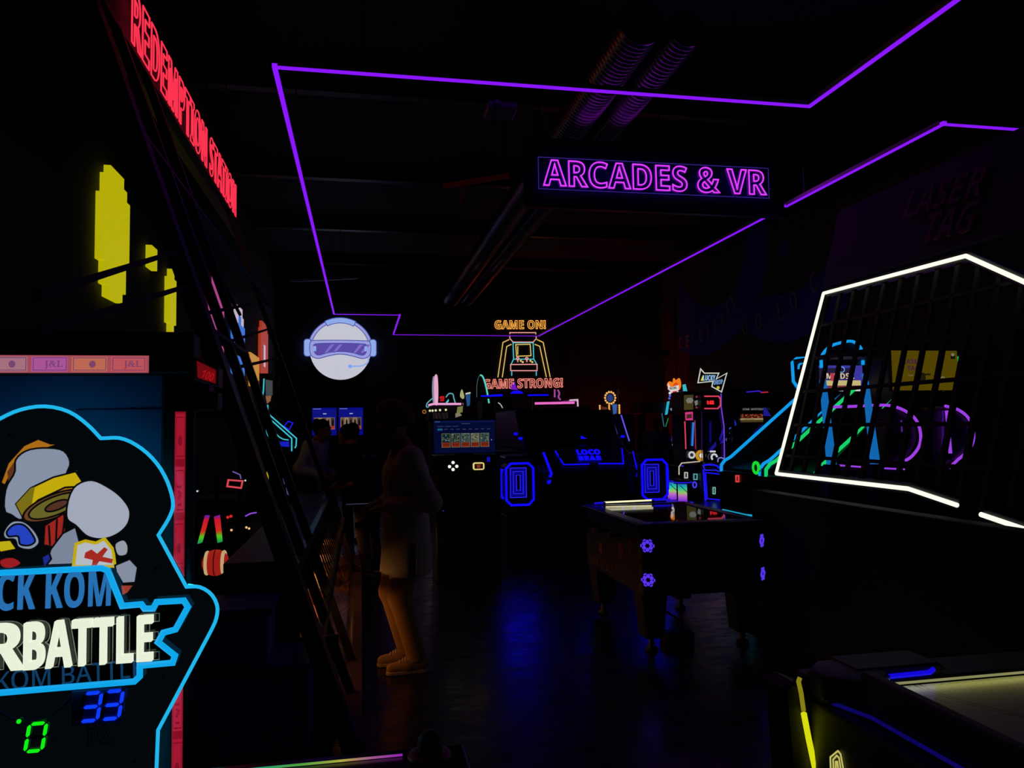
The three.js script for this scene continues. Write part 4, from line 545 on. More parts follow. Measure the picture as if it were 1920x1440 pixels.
{ const t = thing('pink_bar_game', 'machine top with long pink lit bar behind the ride roof', 'arcade cabinet', [4.0, 0, -13.6]); const z = -13;
  part('cabinet_body', box(3.1, 4.0, 0, 1.95, -14.2, z - 0.02, 0.03), darkBoard, t); part('led_bar', tube(at3([[2.925,1.997],[3.662,2.005]], z), 0.021), glow('#e468c0', 1.05), t); part('top_plate', slab([[3.373,2.007],[3.48,2.044],[3.722,2.061],[3.721,2.023],[3.556,2.006]], z - 0.02, 0.12), mat('#b0a0b8', 0.5), t); part('led_edge', tube(at3([[3.576,2.048],[3.721,2.056],[3.724,1.939]], z), 0.014), glow('#e0b8dc', 0.9), t);
  part('led_horn', tube(at3([[3.31,2.241],[3.308,2.101]], z), 0.014), glow('#b050a8', 0.8), t); part('led_horn', tube(smooth(at3([[3.367,2.231],[3.395,2.166],[3.375,2.11],[3.412,2.054]], z), 10), 0.014), glow('#b050a8', 0.8), t); part('horn_base', box(...[[3.268,2.055],[3.441,2.053]].map((p) => p[0]), 1.95, 2.15, z - 0.1, z - 0.02, 0.01), mat('#2a1026', 0.6), t); }
{ const t = thing('bulb_marquee_game', 'game with warm bulb-studded marquee on two violet lit poles', 'arcade cabinet', [4.5, 0, -13.4]); const z = -13, w = glow('#f0b060', 1.1);
  const [cx, cy] = [4.319,2.085]; part('marquee_panel', slab(ringPts(cx, cy, 0, 0.115, 0.125, 24).map((p) => p.slice(0, 2)), z - 0.01, 0.06), mat('#28344a', 0.4), t); for (let i = 0; i < 14; i++) { const a = i / 14 * 2 * Math.PI; part('bulb', ball(cx + 0.095 * Math.cos(a), cy + 0.105 * Math.sin(a), z + 0.005, 0.019, 8), w, t); }
  part('marquee_light', slab(ringPts(cx, cy, 0, 0.055, 0.065, 18).map((p) => p.slice(0, 2)), z + 0.004, 0.012), glow('#28408a', 0.8), t);
  for (const px of [[4.124,1.945],[4.296,1.944],[4.484,1.951]]) for (let i = 0; i < 5; i++) part('bulb', ball(px[0], px[1] - i * 0.034, z + 0.005, 0.017, 8), w, t);
  part('lower_panel', slab([[4.09,1.974],[4.208,1.991],[4.505,1.999],[4.521,1.819],[4.371,1.773],[4.155,1.785]], z - 0.01, 0.06), mat('#4a3028', 0.5), t); part('light_panel', slab([[4.356,1.971],[4.445,1.971],[4.431,1.81],[4.372,1.792]], z + 0.002, 0.008), glow('#3a64b0', 0.8), t); part('light_panel', slab([[4.158,1.935],[4.256,1.916],[4.274,1.821],[4.175,1.822]], z + 0.002, 0.008), glow('#6a2c28', 0.7), t);
  for (const p of [[[4.45,2.188],[4.491,2.254],[4.554,1.97],[4.476,2.027]], [[4.479,2.16],[4.528,2.14],[4.554,1.989],[4.505,1.989]]]) part('feather', slab(p, z - 0.03, 0.01), mat('#a08878', 0.6), t);
  part('led_pole', tube(at3([[4.331,1.764],[4.433,1.443]], z), 0.011), glow('#6a58f0', 1), t); part('led_pole', tube(at3([[4.515,1.781],[4.658,1.316]], z), 0.011), glow('#6a58f0', 1), t); part('cabinet_body', box(4.15, 4.8, 0, 1.8, -14.0, z - 0.05, 0.03), darkBoard, t); }

// ---------------------------------------------------------------- games towards the right wall
{ const t = thing('racing_marquee_game', 'game with orange flame marquee reading RACING and teal lit posts', 'arcade cabinet', [7.9, 0, -19.8]); const z = -19.5;
  part('cabinet_body', box(7.2, 8.6, 0, 0.9, -20.6, z - 0.1, 0.02), darkBoard, t); part('hood', box(7.4, 8.5, 1.9, 2.2, -20.5, z - 0.15, 0.03), blackPaint, t); part('rear_post', box(7.5, 7.7, 0.9, 1.9, -20.4, -20.2, 0), blackPaint, t); part('rear_post', box(8.2, 8.4, 0.9, 1.9, -20.4, -20.2, 0), blackPaint, t);
  part('light_flame', slab(smooth([[8.11,2.662],[8.174,2.763],[8.265,2.734],[8.299,2.85],[8.359,2.792],[8.452,2.849],[8.495,2.719],[8.476,2.574],[8.35,2.488],[8.199,2.561]], 40, true).map((p) => p.slice(0, 2)), z, 0.06), glow('#f07a1c', 1), t, 'orange flame shaped light'); part('light_flame_core', slab(smooth([[8.263,2.662],[8.357,2.734],[8.417,2.661],[8.383,2.56],[8.291,2.561]], 20, true).map((p) => p.slice(0, 2)), z + 0.01, 0.02), glow('#d84a10', 1), t);
  part('light_sign', slab([[8.112,2.72],[8.17,2.605],[8.417,2.661],[8.413,2.531],[8.319,2.46],[8.255,2.373],[8.182,2.489],[8.107,2.547]], z + 0.03, 0.02), glow('#d8d4d0', 1), t); solidText(t, 'lit_letter', 'RACING', [...[8.153,2.533], z + 0.032], [1, 0.12, 0], [0, 1, 0], 0.2, 0.07, 0.006, mat('#30202a', 0.6));
  part('light_badge', slab([[8.228,2.489],[8.351,2.503],[8.318,2.416],[8.256,2.417]], z + 0.04, 0.02), glow('#c81c20', 1), t);
  part('led_post', slab([[8.571,2.675],[8.648,2.69],[8.703,2.458],[8.595,2.429]], z - 0.05, 0.04), glow('#3ac0c8', 0.9), t); part('led_post', slab([[8.114,2.216],[8.175,2.23],[8.104,1.871],[8.043,1.858]], z - 0.05, 0.04), glow('#28b4d0', 0.9), t); part('led_post', tube(at3([[8.255,2.373],[8.235,2.186]], z), 0.02), glow('#60a8c0', 0.8), t);
  for (const [x, y] of [[8.146,2.302],[8.164,2.374],[8.472,2.459],[8.55,2.473],[8.548,2.415]]) part('bulb', ball(x, y, z, 0.03), glow('#5a68f0', 1), t); for (const [x, y] of [[8.166,2.446],[8.396,2.459]]) part('bulb', ball(x, y, z, 0.035), glow('#e0e0e0', 1), t);
  for (const p of [[[8.311,2.157],[8.42,2.243],[8.45,2.199],[8.34,2.114]], [[8.17,2.029],[8.293,2.071],[8.291,2.013],[8.198,1.971]]]) part('light_pad', slab(p, z, 0.03), glow('#8890a0', 0.8), t);
  part('led_line', tube(at3([[8.361,1.754],[8.144,1.069]], z), 0.012), glow('#2a20a0', 0.8), t); part('led_line', tube(at3([[7.922,1.902],[7.974,1.543]], z), 0.012), glow('#2a7a90', 0.7), t); part('led_line', tube(at3([[8.102,1.771],[8.019,1.543]], z), 0.012), glow('#2aa060', 0.6), t);
  for (const p of [[[8.128,1.055],[8.281,1.08],[8.28,1.038],[8.142,1.026]], [[8.361,0.664],[8.5,0.69],[8.498,0.647],[8.391,0.635]]]) part('light_pad', slab(p, z, 0.03), glow('#90a898', 0.8), t); }
{ // Lucky Drop
  const t = thing('lucky_drop_machine', 'tall glass prize machine with angular LUCKY DROP sign and red counter', 'arcade cabinet', [7.2, 0, -15.4]); const z = -15, purple = glow('#7040d8', 1), Bl = glow('#1c14f0', 1);
  const [a, b] = [[7,2.102],[7.498,-0.02]], x0 = a[0], x1 = b[0] + 0.1, cab = mat('#12101c', 0.4);
  part('base_cabinet', box(x0 - 0.05, x1, 0, 0.75, -16.0, z - 0.03, 0.02), cab, t); part('head_box', box(x0 - 0.02, x1, 1.88, 2.32, -15.9, z - 0.02, 0.02), cab, t); for (const x of [x0, x1 - 0.05]) for (const q of [-15.9, z - 0.06]) part('corner_post', box(x, x + 0.05, 0.75, 1.88, q, q + 0.04, 0.004), mat('#281838', 0.4), t);
  part('glass_front', box(x0 + 0.05, x1 - 0.05, 0.77, 1.86, z - 0.05, z - 0.046, 0), glass('#d0d0ff'), t); part('inner_back', box(x0 + 0.04, x1 - 0.04, 0.76, 1.87, -15.88, -15.84, 0), mat('#1a1a48', 0.3), t);
  const sg = [[6.959,2.751],[7.041,2.661],[7.365,2.661],[7.301,2.537],[7.547,2.661],[7.414,2.267],[7.2,2.38],[7.228,2.492],[6.891,2.46]];
  part('sign_board', slab(sg, z + 0.04, 0.05), mat('#0a0c10', 0.4), t); part('led_sign_edge', tube(at3(sg, z + 0.045), 0.012, true), glow('#c8ccc0', 1), t); part('sign_stem', box(x0 + 0.2, x0 + 0.26, 2.3, 2.6, z - 0.06, z - 0.02, 0), blackSteel, t); part('sign_backer', slab([[7.222,2.702],[7.731,2.634],[7.669,2.237],[7.268,2.239]], z - 0.08, 0.05), blackPaint, t);
  solidText(t, 'lit_letter', 'LUCKY', [...[7,2.504], z + 0.05], [1, 0.01, 0], [0, 1, 0], 0.27, 0.115, 0.012, glow('#8ab8e0', 1), { slant: 0.12 }); solidText(t, 'lit_letter', 'DROP', [...[7.243,2.414], z + 0.05], [1, 0.1, 0], [0, 1, 0], 0.2, 0.1, 0.012, glow('#6a90c8', 1), { slant: 0.1 }); part('light_star', slab([[6.952,2.504],[7.003,2.616],[7.024,2.504]], z + 0.052, 0.01), glow('#d8d040', 1), t); part('light_coin', disc(...[7.338,2.357], z + 0.055, 0.032, 0.012, 16), glow('#c8b830', 1), t);
  const led = [[7.05,2.18],[7.363,2.178],[7.409,2.121],[7.405,1.987],[7.342,1.92],[7.042,1.923]]; part('led_counter_frame', tube(at3(led, z + 0.0), 0.014), glow('#e0405c', 1), t); part('counter_plate', slab([[7.038,2.168],[7.386,2.155],[7.379,1.942],[7.031,1.945]], z - 0.012, 0.01), mat('#160a10', 0.4), t); solidText(t, 'display_digit', '0:488', [...[7.105,2.006], z - 0.01], [1, 0, 0], [0, 1, 0], 0.155, 0.085, 0.01, glow('#ff2a30', 1.1));
  part('led_edge', tube(at3([[7.425,2.233],[7.416,1.964],[7.469,1.538],[7.455,0.702]], z + 0.0), 0.012), purple, t); part('led_edge', tube(at3([[7.009,1.99],[6.974,0.813]], z - 0.06), 0.007), glow('#2c1a60', 0.8), t);
  for (const p of [[[7.505,1.048],[7.661,1.209],[7.658,1.115],[7.54,0.977]], [[7.739,1.278],[7.847,1.5],[7.844,1.406],[7.762,1.207]], [[7.748,1.16],[7.84,1.276],[7.837,1.182]]]) part('led_chevron', slab(p, -15.78, 0.02), glow('#2a2490', 0.9), t); part('led_column', tube(at3([[7.548,1.657],[7.534,1.188]], -15.8), 0.02), glow('#1c1a70', 0.8), t);
  part('led_console', tube(smooth(at3([[6.924,0.737],[6.996,0.757],[7.234,0.729],[7.327,0.638],[7.422,0.603],[7.447,0.635]], z + 0.1), 20), 0.02), Bl, t); part('led_console', tube(at3([[6.923,0.726],[6.969,0.647],[7.207,0.641],[7.301,0.595],[7.397,0.581]], z + 0.12), 0.012), glow('#2c24d8', 1), t); part('console', box(x0 - 0.03, x1, 0.68, 0.8, z - 0.03, z + 0.1, 0.03), cab, t);
  part('led_door_frame', tube(at3([[7.026,0.59],[7.431,0.536],[7.415,0.004],[7.046,0.049]], z), 0.013, true), Bl, t); part('led_door_frame', tube(at3([[6.981,0.658],[7.009,0.006]], z), 0.018), Bl, t); part('coin_slot_light', tube(at3([[7.184,0.277],[7.232,0.275],[7.227,0.143],[7.18,0.144]], z), 0.01, true), glow('#80c0b0', 0.9), t); part('door_handle', box(...[[7.091,0.379],[7.127,0.378]].map((p) => p[0]), 0.35, 0.5, z, z + 0.03, 0.005), mat('#50506a', 0.4, 0.5), t);
  part('prize_ring_light', new THREE.TorusGeometry(0.06, 0.02, 8, 24, 4).translate(...[7.215,0.907], z + 0.03), glow('#c8c8d0', 1), t); part('prize_ring_light', slab([[7.135,1.042],[7.255,1.04],[7.254,1.006],[7.134,1.009]], z + 0.02, 0.02), glow('#d0d0d8', 1), t); part('led_rail', tube(smooth(at3([[7.308,0.805],[7.322,0.872],[7.383,0.893],[7.442,0.869]], z), 10), 0.01), glow('#8890d8', 1), t); part('ring_bracket', box(...[[7.166,0.853],[7.261,0.851]].map((p) => p[0]), 0.8, 0.95, z - 0.02, z + 0.02, 0.004), blackSteel, t);
  areaLight('#1c14f0', 0.5, 0.6, 0.5, [7.15, 0.4, -14.85], [7.15, 0, -10]);
}
{ // ticket pusher left of Lucky Drop
  const t = thing('spin_prize_machine', 'slim prize machine with pink lit edge and gold ring light', 'arcade cabinet', [6.6, 0, -15.6]); const z = -15.2; const [a, b] = [[6.687,2.224],[6.97,-0.022]], x0 = a[0], x1 = b[0];
  part('base_cabinet', box(x0 - 0.08, x1 - 0.02, 0, 0.72, -16.0, z - 0.02, 0.02), mat('#100c1a', 0.4), t); part('head_box', box(x0, x1 - 0.02, 1.78, 2.3, -15.9, z - 0.02, 0.02), mat('#1a1220', 0.5), t); for (const x of [x0, x1 - 0.04]) part('corner_post', box(x, x + 0.04, 0.72, 1.78, z - 0.06, z - 0.02, 0.004), mat('#301428', 0.4), t); part('back_wall', box(x0, x1, 0.72, 1.78, -15.9, -15.85, 0), mat('#141030', 0.4), t); part('glass_front', box(x0 + 0.04, x1 - 0.04, 0.74, 1.76, z - 0.04, z - 0.036, 0), glass('#d8d8ff'), t);
  part('light_card', slab([[6.686,2.213],[6.891,2.223],[6.882,1.907],[6.678,1.898]], z, 0.015), glow('#484020', 0.8), t); for (const p of [[[6.72,2.111],[6.769,2.156],[6.853,2.155],[6.888,2.11],[6.85,2.042],[6.754,2.043]], [[6.911,2.087],[6.984,2.109],[7.006,2.03],[6.933,1.985]]]) part('light_token', slab(p, z + 0.006, 0.01), glow('#808078', 0.8), t); for (const [x, y] of [[6.962,2.177],[6.956,1.951]]) part('bulb', ball(x, y, z, 0.025), glow('#7a2848', 0.9), t);
  const sc = [[6.7,1.852],[6.869,1.862],[6.864,1.682],[6.707,1.684]]; part('light_sign', slab(sc, z + 0.004, 0.02), glow('#d83a88', 0.9), t); part('sign_window', slab([[6.723,1.807],[6.843,1.817],[6.841,1.727],[6.72,1.717]], z + 0.008, 0.006), glow('#503020', 0.7), t);
  part('led_edge', tube(at3([[6.683,1.662],[6.69,1.079]], z), 0.013), glow('#d84058', 1), t); part('led_edge', tube(at3([[6.912,1.681],[6.912,1.075]], z), 0.009), glow('#a03050', 0.9), t); part('led_column', tube(at3([[6.874,1.637],[6.836,1.143]], z), 0.02), glow('#2a7cd8', 1), t);
  part('led_panel_edge', tube(at3([[6.497,0.548],[6.501,0.715],[6.563,0.791],[6.971,0.816]], z + 0.06), 0.012), glow('#c8c0a8', 0.9), t); for (const p of [[[6.561,0.73],[6.692,0.722]], [[6.775,0.697],[6.931,0.694]]]) part('led_bar', tube(at3(p, z + 0.03), 0.012), glow('#3028f0', 1), t); part('console', box(x0 - 0.08, x1 - 0.02, 0.66, 0.78, z - 0.02, z + 0.05, 0.02), mat('#100c1a', 0.4), t);
  const [rx, ry] = [6.998,0.938]; part('ring_light', new THREE.TorusGeometry(0.085, 0.032, 10, 28).translate(rx, ry, z + 0.05), glow('#c08820', 1), t); part('ring_light_core', disc(rx + 0.02, ry, z + 0.06, 0.05, 0.02, 20), glow('#e8e0c8', 1), t); part('ring_light', new THREE.TorusGeometry(0.06, 0.02, 8, 24).translate(...[6.806,0.954], z + 0.03), glow('#c8ccd0', 0.9), t); part('ring_bracket', box(rx - 0.2, rx + 0.06, 0.74, ry - 0.04, z - 0.01, z + 0.03, 0.005), blackSteel, t);
  for (const [p, c] of [[[[6.653,0.589],[6.712,0.587],[6.709,0.476],[6.649,0.477]], '#c0c0b0'], [[[6.855,0.55],[6.927,0.548],[6.923,0.437],[6.852,0.439]], '#5aa8b0']]) part('coin_slot_light', tube(at3(p, z + 0.0), 0.012, true), glow(c, 0.9), t); part('button_light', tube(ringPts(...[6.866,0.327], z, 0.04, 0.06, 18), 0.013, true), glow('#4a40f0', 1), t); }
{ // rainbow-lit stools
  for (const [i, px] of [0, 1].entries()) { const [cx] = i ? [6.331,0.161] : [6.318,0.118], z = i ? -14.6 : -15.1; const t = thing('bar_stool', i ? 'stool with rainbow lit column, nearer of two beside ride wheel' : 'stool with rainbow lit column, half hidden behind the ride wheel', 'stool', [cx, 0, z], 'lit stools');
    const grad = canvasTexture(8, 128, (g, w, h) => { const q = g.createLinearGradient(0, 0, 0, h); q.addColorStop(0, '#1878c8'); q.addColorStop(0.25, '#30c8a8'); q.addColorStop(0.5, '#9ad060'); q.addColorStop(0.65, '#c878c8'); q.addColorStop(1, '#7a28e0'); g.fillStyle = q; g.fillRect(0, 0, w, h); });
    part('base', lathe([[0, 0], [0.2, 0], [0.2, 0.03], [0.12, 0.05], [0, 0.05]]).translate(cx, 0, z), mat('#1410a0', 0.3), t); const c = new THREE.CylinderGeometry(0.09, 0.09, 0.36, 24, 1, true).translate(cx, 0.23, z); part('light_column', c, screenMat(grad, 0.9), t); part('column_brace', bar([cx - 0.09, 0.38, z + 0.095], [cx + 0.1, 0.2, z + 0.095], 0.016, 0.01), blackPaint, t); part('seat', lathe([[0, 0.41], [0.17, 0.41], [0.19, 0.44], [0.17, 0.48], [0, 0.49]]).translate(cx, 0, z), blackPaint, t); part('led_seat_rim', new THREE.TorusGeometry(0.185, 0.012, 6, 36).rotateX(Math.PI / 2).translate(cx, 0.44, z), glow('#2018e8', 1), t); part('led_base_rim', new THREE.TorusGeometry(0.2, 0.01, 6, 36).rotateX(Math.PI / 2).translate(cx, 0.03, z), glow('#2018e8', 1), t); } }
{ // glass pusher behind the alley
  const t = thing('coin_pusher', 'wide glass coin pusher with red lettered banner behind the alley game', 'arcade cabinet', [8.3, 0, -15.7]); const z = -15.2; const [a, b] = [[7.77,2.275],[8.611,0.38]], x0 = a[0], x1 = Math.min(b[0], 8.9), navyB = mat('#0c1440', 0.4);
  part('base_cabinet', box(x0, x1, 0, 0.75, -16.3, z - 0.03, 0.02), mat('#0c0c18', 0.4), t); part('head_box', box(x0, x1, 1.95, 2.35, -16.3, z - 0.02, 0.02), mat('#0c0e1c', 0.5), t); for (const x of [x0, (x0 + x1) / 2 - 0.02, x1 - 0.06]) part('post', box(x, x + 0.06, 0.75, 1.95, z - 0.08, z - 0.02, 0.006), navyB, t); part('back_wall', box(x0, x1, 0.75, 1.95, -16.3, -16.25, 0), mat('#14204a', 0.4), t); part('glass_front', box(x0 + 0.06, x1 - 0.06, 0.77, 1.93, z - 0.05, z - 0.046, 0), glass('#c8d0ff'), t);
  const ban = canvasTexture(512, 160, (g, w, h) => { g.fillStyle = '#3a1410'; g.fillRect(0, 0, w, h); for (let i = 0; i < 90; i++) { g.fillStyle = ['#a02818', '#c04a28', '#6a1a10', '#d8884a'][i % 4]; g.fillRect(rnd() * w, rnd() * h * 0.5, 18, 12); } g.fillStyle = '#b0a070'; g.fillRect(0, h * 0.52, w, h * 0.2); g.fillStyle = '#504020'; g.fillRect(0, h * 0.72, w, h * 0.28); g.fillStyle = '#2a1a10'; g.font = 'bold 30px serif'; g.fillText('CYCLE OF LUCK', 60, h * 0.7); });
  const [b0, b1] = [[7.958,1.623],[8.486,1.8]]; part('light_banner', picture(b0[0], b1[0], b0[1], b1[1], z - 0.01), screenMat(ban, 0.7), t); const [s0, s1] = [[8.004,1.873],[8.654,1.936]]; part('light_title', picture(s0[0], s1[0], s0[1], s1[1], z - 0.012), screenMat(canvasTexture(256, 32, (g) => { g.fillStyle = '#181420'; g.fillRect(0, 0, 256, 32); g.fillStyle = '#a09890'; g.font = 'bold 26px sans-serif'; g.fillText('STAR  MYSTIQUE', 6, 26); }), 0.7), t);
  part('led_top', tube(at3([[8.116,2.273],[8.416,2.294],[8.477,2.26]], z), 0.012), glow('#4020d0', 0.9), t); part('led_top', tube(at3([[8.452,2.26],[8.616,2.27]], z), 0.012), glow('#d02838', 0.9), t); part('led_top_stem', box(x0 + 0.3, x0 + 0.34, 2.3, 2.42, z - 0.06, z - 0.02, 0), blackSteel, t);
  part('led_arm', tube(at3([[7.869,1.787],[7.949,1.579],[7.747,1.466]], -15.4), 0.012), glow('#3a58c8', 0.9), t); for (const p of [[[8.292,1.154],[8.531,1.455],[8.689,1.57]], [[8.341,1.118],[8.554,1.384],[8.712,1.499]], [[8.442,1.082],[8.628,1.312]]]) part('led_chevron', tube(at3(p, -15.6), 0.009), glow('#241c90', 0.9), t); part('light_box', slab([[8.504,1.937],[8.554,1.937],[8.673,1.752],[8.51,1.754]], z, 0.02), glow('#2020a0', 0.7), t); for (const [x, y] of [[7.757,1.397],[7.753,1.283]]) part('bulb', ball(x, y, -15.4, 0.035), glow('#4a8a88', 0.6), t); part('bulb', ball(...[7.74,1.26], -15.4, 0.04), glow('#a8a8b8', 0.7), t); }
// ---------------------------------------------------------------- alley games facing the aisle
function alley(zFar, zNear, main, label, hood) {
  const t = thing('alley_game', label, 'arcade cabinet', [6.5, 0, (zFar + zNear) / 2], 'ramp alley games'); const L = glow(main, 1.0), xF = 5.5;
  const side = [[xF, 0], [xF, 0.9], [xF + 0.13, 1.0], [6.87, 2.07], [6.76, 2.25], [6.76, 2.58], [8.2, 2.62], [8.2, 0]]; if (!hood) side.splice(4, 4, [7.0, 2.0], [7.0, 0]);
  const low = [[xF, 0], [xF, 0.9], [xF + 0.13, 1.0], [6.87, 2.07], [7.0, 2.0], [7.0, 0]];
  part('side_panel', slab(side, zFar, 0.05), blackPaint, t); part('side_panel', slab(low, zNear + 0.05, 0.05), blackPaint, t);
  part('front_panel', box(xF, xF + 0.05, 0, 0.88, zFar, zNear, 0.01), mat('#0a0a10', 0.35), t); part('ramp', bar([xF + 0.1, 0.9, (zFar + zNear) / 2], [6.9, 1.3, (zFar + zNear) / 2], zNear - zFar - 0.02, 0.04, [0, 0, 1]), mat('#0e1014', 0.35), t); if (hood) part('back_board', box(7.65, 7.7, 1.2, 2.58, zFar, zNear, 0), mat('#0a0a10', 0.6), t); if (hood) part('canopy', box(6.78, 8.2, 2.55, 2.61, zFar, zNear, 0.01), blackPaint, t);
  const rail = [[xF - 0.005, 0.86], [xF + 0.0, 0.96], [xF + 0.06, 1.03], [xF + 0.16, 1.08], [6.92, 2.07], [6.78, 2.26], [6.77, 2.56], [6.85, 2.63], [7.6, 2.66]];
  part('led_rail', tube(at3(hood ? rail : rail.slice(0, 5), zFar + 0.03), 0.024), L, t);
  return { t, L, rail };
}
{ const { t, L, rail } = alley(-11.2, -9.98, '#109ae8', 'ramp alley game with sky blue lit rails facing the aisle', true);
  part('led_rail', tube(at3(rail.slice(0, 5), -9.99), 0.022), L, t); part('led_base', tube([[5.49, 0.26, -11.15], [5.49, 0.26, -10.42], [5.49, 0.29, -10.0]], 0.02), glow('#18a8d0', 1), t, 'cyan lit line low on the front');
  part('button_light', new THREE.TorusGeometry(0.075, 0.022, 8, 24).rotateY(Math.PI / 2).translate(5.48, 0.97, -10.06), glow('#18d830', 1), t, 'round green lit button'); part('button_pod', cyl(5.5, 0.94, -10.06, 0.09, 0.04, 'x'), blackPaint, t); part('coin_slot_light', tube([[-10.684,0.821],[-10.601,0.826],[-10.606,0.739],[-10.689,0.734]].map(([z, y]) => [5.49, y, z]), 0.012, true), glow('#d84040', 1), t, 'small red lit coin slot');
  part('led_canopy', tube([[6.833,2.453],[6.845,2.521],[6.911,2.555]].map(([x, y]) => [x, y, -11.1]), 0.016), L, t);
  const [s0, s1] = [[6.861,2.063],[7.627,2.481]]; const tex = canvasTexture(512, 320, (g, w, h) => { g.fillStyle = '#3c38a0'; g.fillRect(0, 0, w, h); g.fillStyle = '#241838'; g.fillRect(0, h * 0.1, w * 0.8, h * 0.45); g.fillStyle = '#c8b878'; g.fillRect(w * 0.05, h * 0.58, w * 0.9, h * 0.2); g.fillStyle = '#7a3040'; g.fillRect(w * 0.2, h * 0.78, w * 0.8, h * 0.12); g.fillStyle = '#d0d0d0'; g.fillRect(w * 0.45, h * 0.88, w * 0.5, h * 0.12); g.fillStyle = '#d8c8a8'; g.font = 'bold 96px sans-serif'; g.fillText('IMS DSC', w * 0.08, h * 0.52); g.fillStyle = '#c03848'; g.fillRect(w * 0.26, h * 0.3, w * 0.09, h * 0.3); g.strokeStyle = '#70a8e8'; g.lineWidth = 10; g.beginPath(); g.ellipse(w * 0.52, h * 0.16, 34, 34, 0, 0, 7); g.stroke(); });
  part('marquee_screen', box(s0[0], s1[0], s0[1], s1[1], -10.68, -10.61, 0.01), blackPaint, t); part('screen', picture(s0[0] + 0.01, s1[0] - 0.01, s0[1] + 0.01, s1[1] - 0.01, -10.605), screenMat(tex, 0.95), t);
  part('led_arch', tube(smooth(at3([[6.912,2.431],[6.928,2.611],[7.07,2.76],[7.246,2.819],[7.458,2.845],[7.584,2.763],[7.625,2.647],[7.627,2.481]], -10.6), 40), 0.024), L, t); part('arch_panel', slab(smooth([[6.934,2.432],[6.95,2.613],[7.083,2.746],[7.471,2.831],[7.597,2.749],[7.629,2.632],[7.621,2.433]], 30).map((p) => p.slice(0, 2)), -10.63, 0.04), mat('#141018', 0.5), t); part('screen_stand', box(s0[0] + 0.3, s0[0] + 0.4, 1.0, s0[1], -10.75, -10.68, 0), blackSteel, t); }
{ const { t } = alley(-9.85, -8.7, '#18d068', 'ramp alley game with green lit rails behind the white framed screen'); part('led_rail', tube([[5.5, 0.9, -8.72], [5.6, 1.03, -8.72], [6.92, 2.05, -8.72]], 0.022), glow('#18d068', 1), t); part('led_base', tube([[5.49, 0.27, -9.9], [5.49, 0.27, -9.6]], 0.018), glow('#20d080', 1), t);
  for (const [x, y, h] of [[7.6, 2.3, 0.12], [7.75, 2.36, 0.2], [7.9, 2.34, 0.16], [8.05, 2.38, 0.2], [7.8, 2.1, 0.2]]) part('led_leaf', box(x, x + 0.06, y - h / 2, y + h / 2, -9.2, -9.16, 0.01), glow('#10c850', 0.9), t); part('leaf_rail', box(7.5, 8.15, 2.42, 2.46, -9.24, -9.2, 0.005), blackSteel, t); }
{ // blue columns inside the laser arena
  for (const [i, p] of [[[4.891,2.043],[4.943,2.06],[5.033,1.132],[4.943,1.134]], [[5.412,2.13],[5.46,2.042],[5.563,1.125],[5.472,1.127]]].entries()) { const t = thing('light_column', i ? 'broad sky blue lit column, right of the two behind the lattice' : 'broad sky blue lit column, left of the two behind the lattice', 'lamp', [(p[2][0] + p[3][0]) / 2, 0, -7.5], 'blue columns'); part('led_panel', slab(p, -7.5, 0.05), glow('#1470c0', 0.8), t); part('column_base', box(p[3][0] - 0.03, p[2][0] + 0.03, 0, p[3][1] + 0.01, -7.58, -7.48, 0.01), blackPaint, t); } }
{ // two pods with violet arcs
  const vio = glow('#a040e8', 0.95); const t = thing('laser_pod', 'rounded dark pod outlined in violet light, left of the two behind lattice', 'pod', [5.9, 0, -8.1], 'violet outlined pods');
  part('led_outline', tube(smooth(at3([[5.268,1.774],[5.54,1.778],[5.815,1.788],[6.037,1.779],[6.23,1.709],[6.352,1.609],[6.401,1.459],[6.38,1.316],[6.261,1.183],[6.132,1.118],[6.088,1.07]], -7.9), 50), 0.017), vio, t); part('led_outline', tube(at3([[5.308,1.112],[5.646,1.08],[6.17,1.043]], -7.9), 0.01), vio, t); part('pod_shell', slab(smooth([[6.079,1.749],[6.245,1.685],[6.389,1.459],[6.263,1.188],[6.118,1.093],[6.022,1.132]], 40, true).map((p) => p.slice(0, 2)), -7.95, 0.3), mat('#0c0812', 0.4), t); part('led_seam', tube(at3([[6.155,1.611],[6.156,1.475]], -7.9), 0.008), glow('#6020a0', 0.8), t); part('pod_base', box(5.35, 6.2, 0, 1.08, -8.4, -7.93, 0.03), blackPaint, t);
  const u = thing('laser_pod', 'rounded dark pod outlined in violet light, right of the two behind lattice', 'pod', [7.0, 0, -8.1], 'violet outlined pods');
  part('led_outline', tube(smooth(at3([[6.746,1.773],[6.917,1.728],[7.05,1.632],[7.115,1.486],[7.099,1.335],[7.006,1.223],[6.885,1.138],[6.766,1.047]], -7.9), 40), 0.017), vio, u); part('led_outline', tube(at3([[6.765,1.717],[6.779,1.434],[6.789,1.215]], -7.9), 0.02), vio, u); part('pod_window', slab(smooth([[6.86,1.704],[7.045,1.613],[7.11,1.473],[7.087,1.322],[6.934,1.174],[6.831,1.139]], 30, true).map((p) => p.slice(0, 2)), -7.93, 0.02), mat('#1a3038', 0.3), u); part('pod_shell', slab(smooth([[6.675,1.743],[6.963,1.715],[7.113,1.524],[7.086,1.297],[6.858,1.1],[6.64,1.068]], 40, true).map((p) => p.slice(0, 2)), -7.96, 0.3), mat('#0c0812', 0.4), u); part('pod_base', box(6.7, 7.15, 0, 1.15, -8.4, -8.0, 0.03), blackPaint, u); part('led_post', tube(at3([[6.714,1.717],[6.68,1.056]], -7.9), 0.012), glow('#38107a', 0.7), u);
  areaLight('#a040e8', 0.5, 1.6, 0.6, [6.2, 1.4, -7.8], [6.2, 1.4, 0]); }
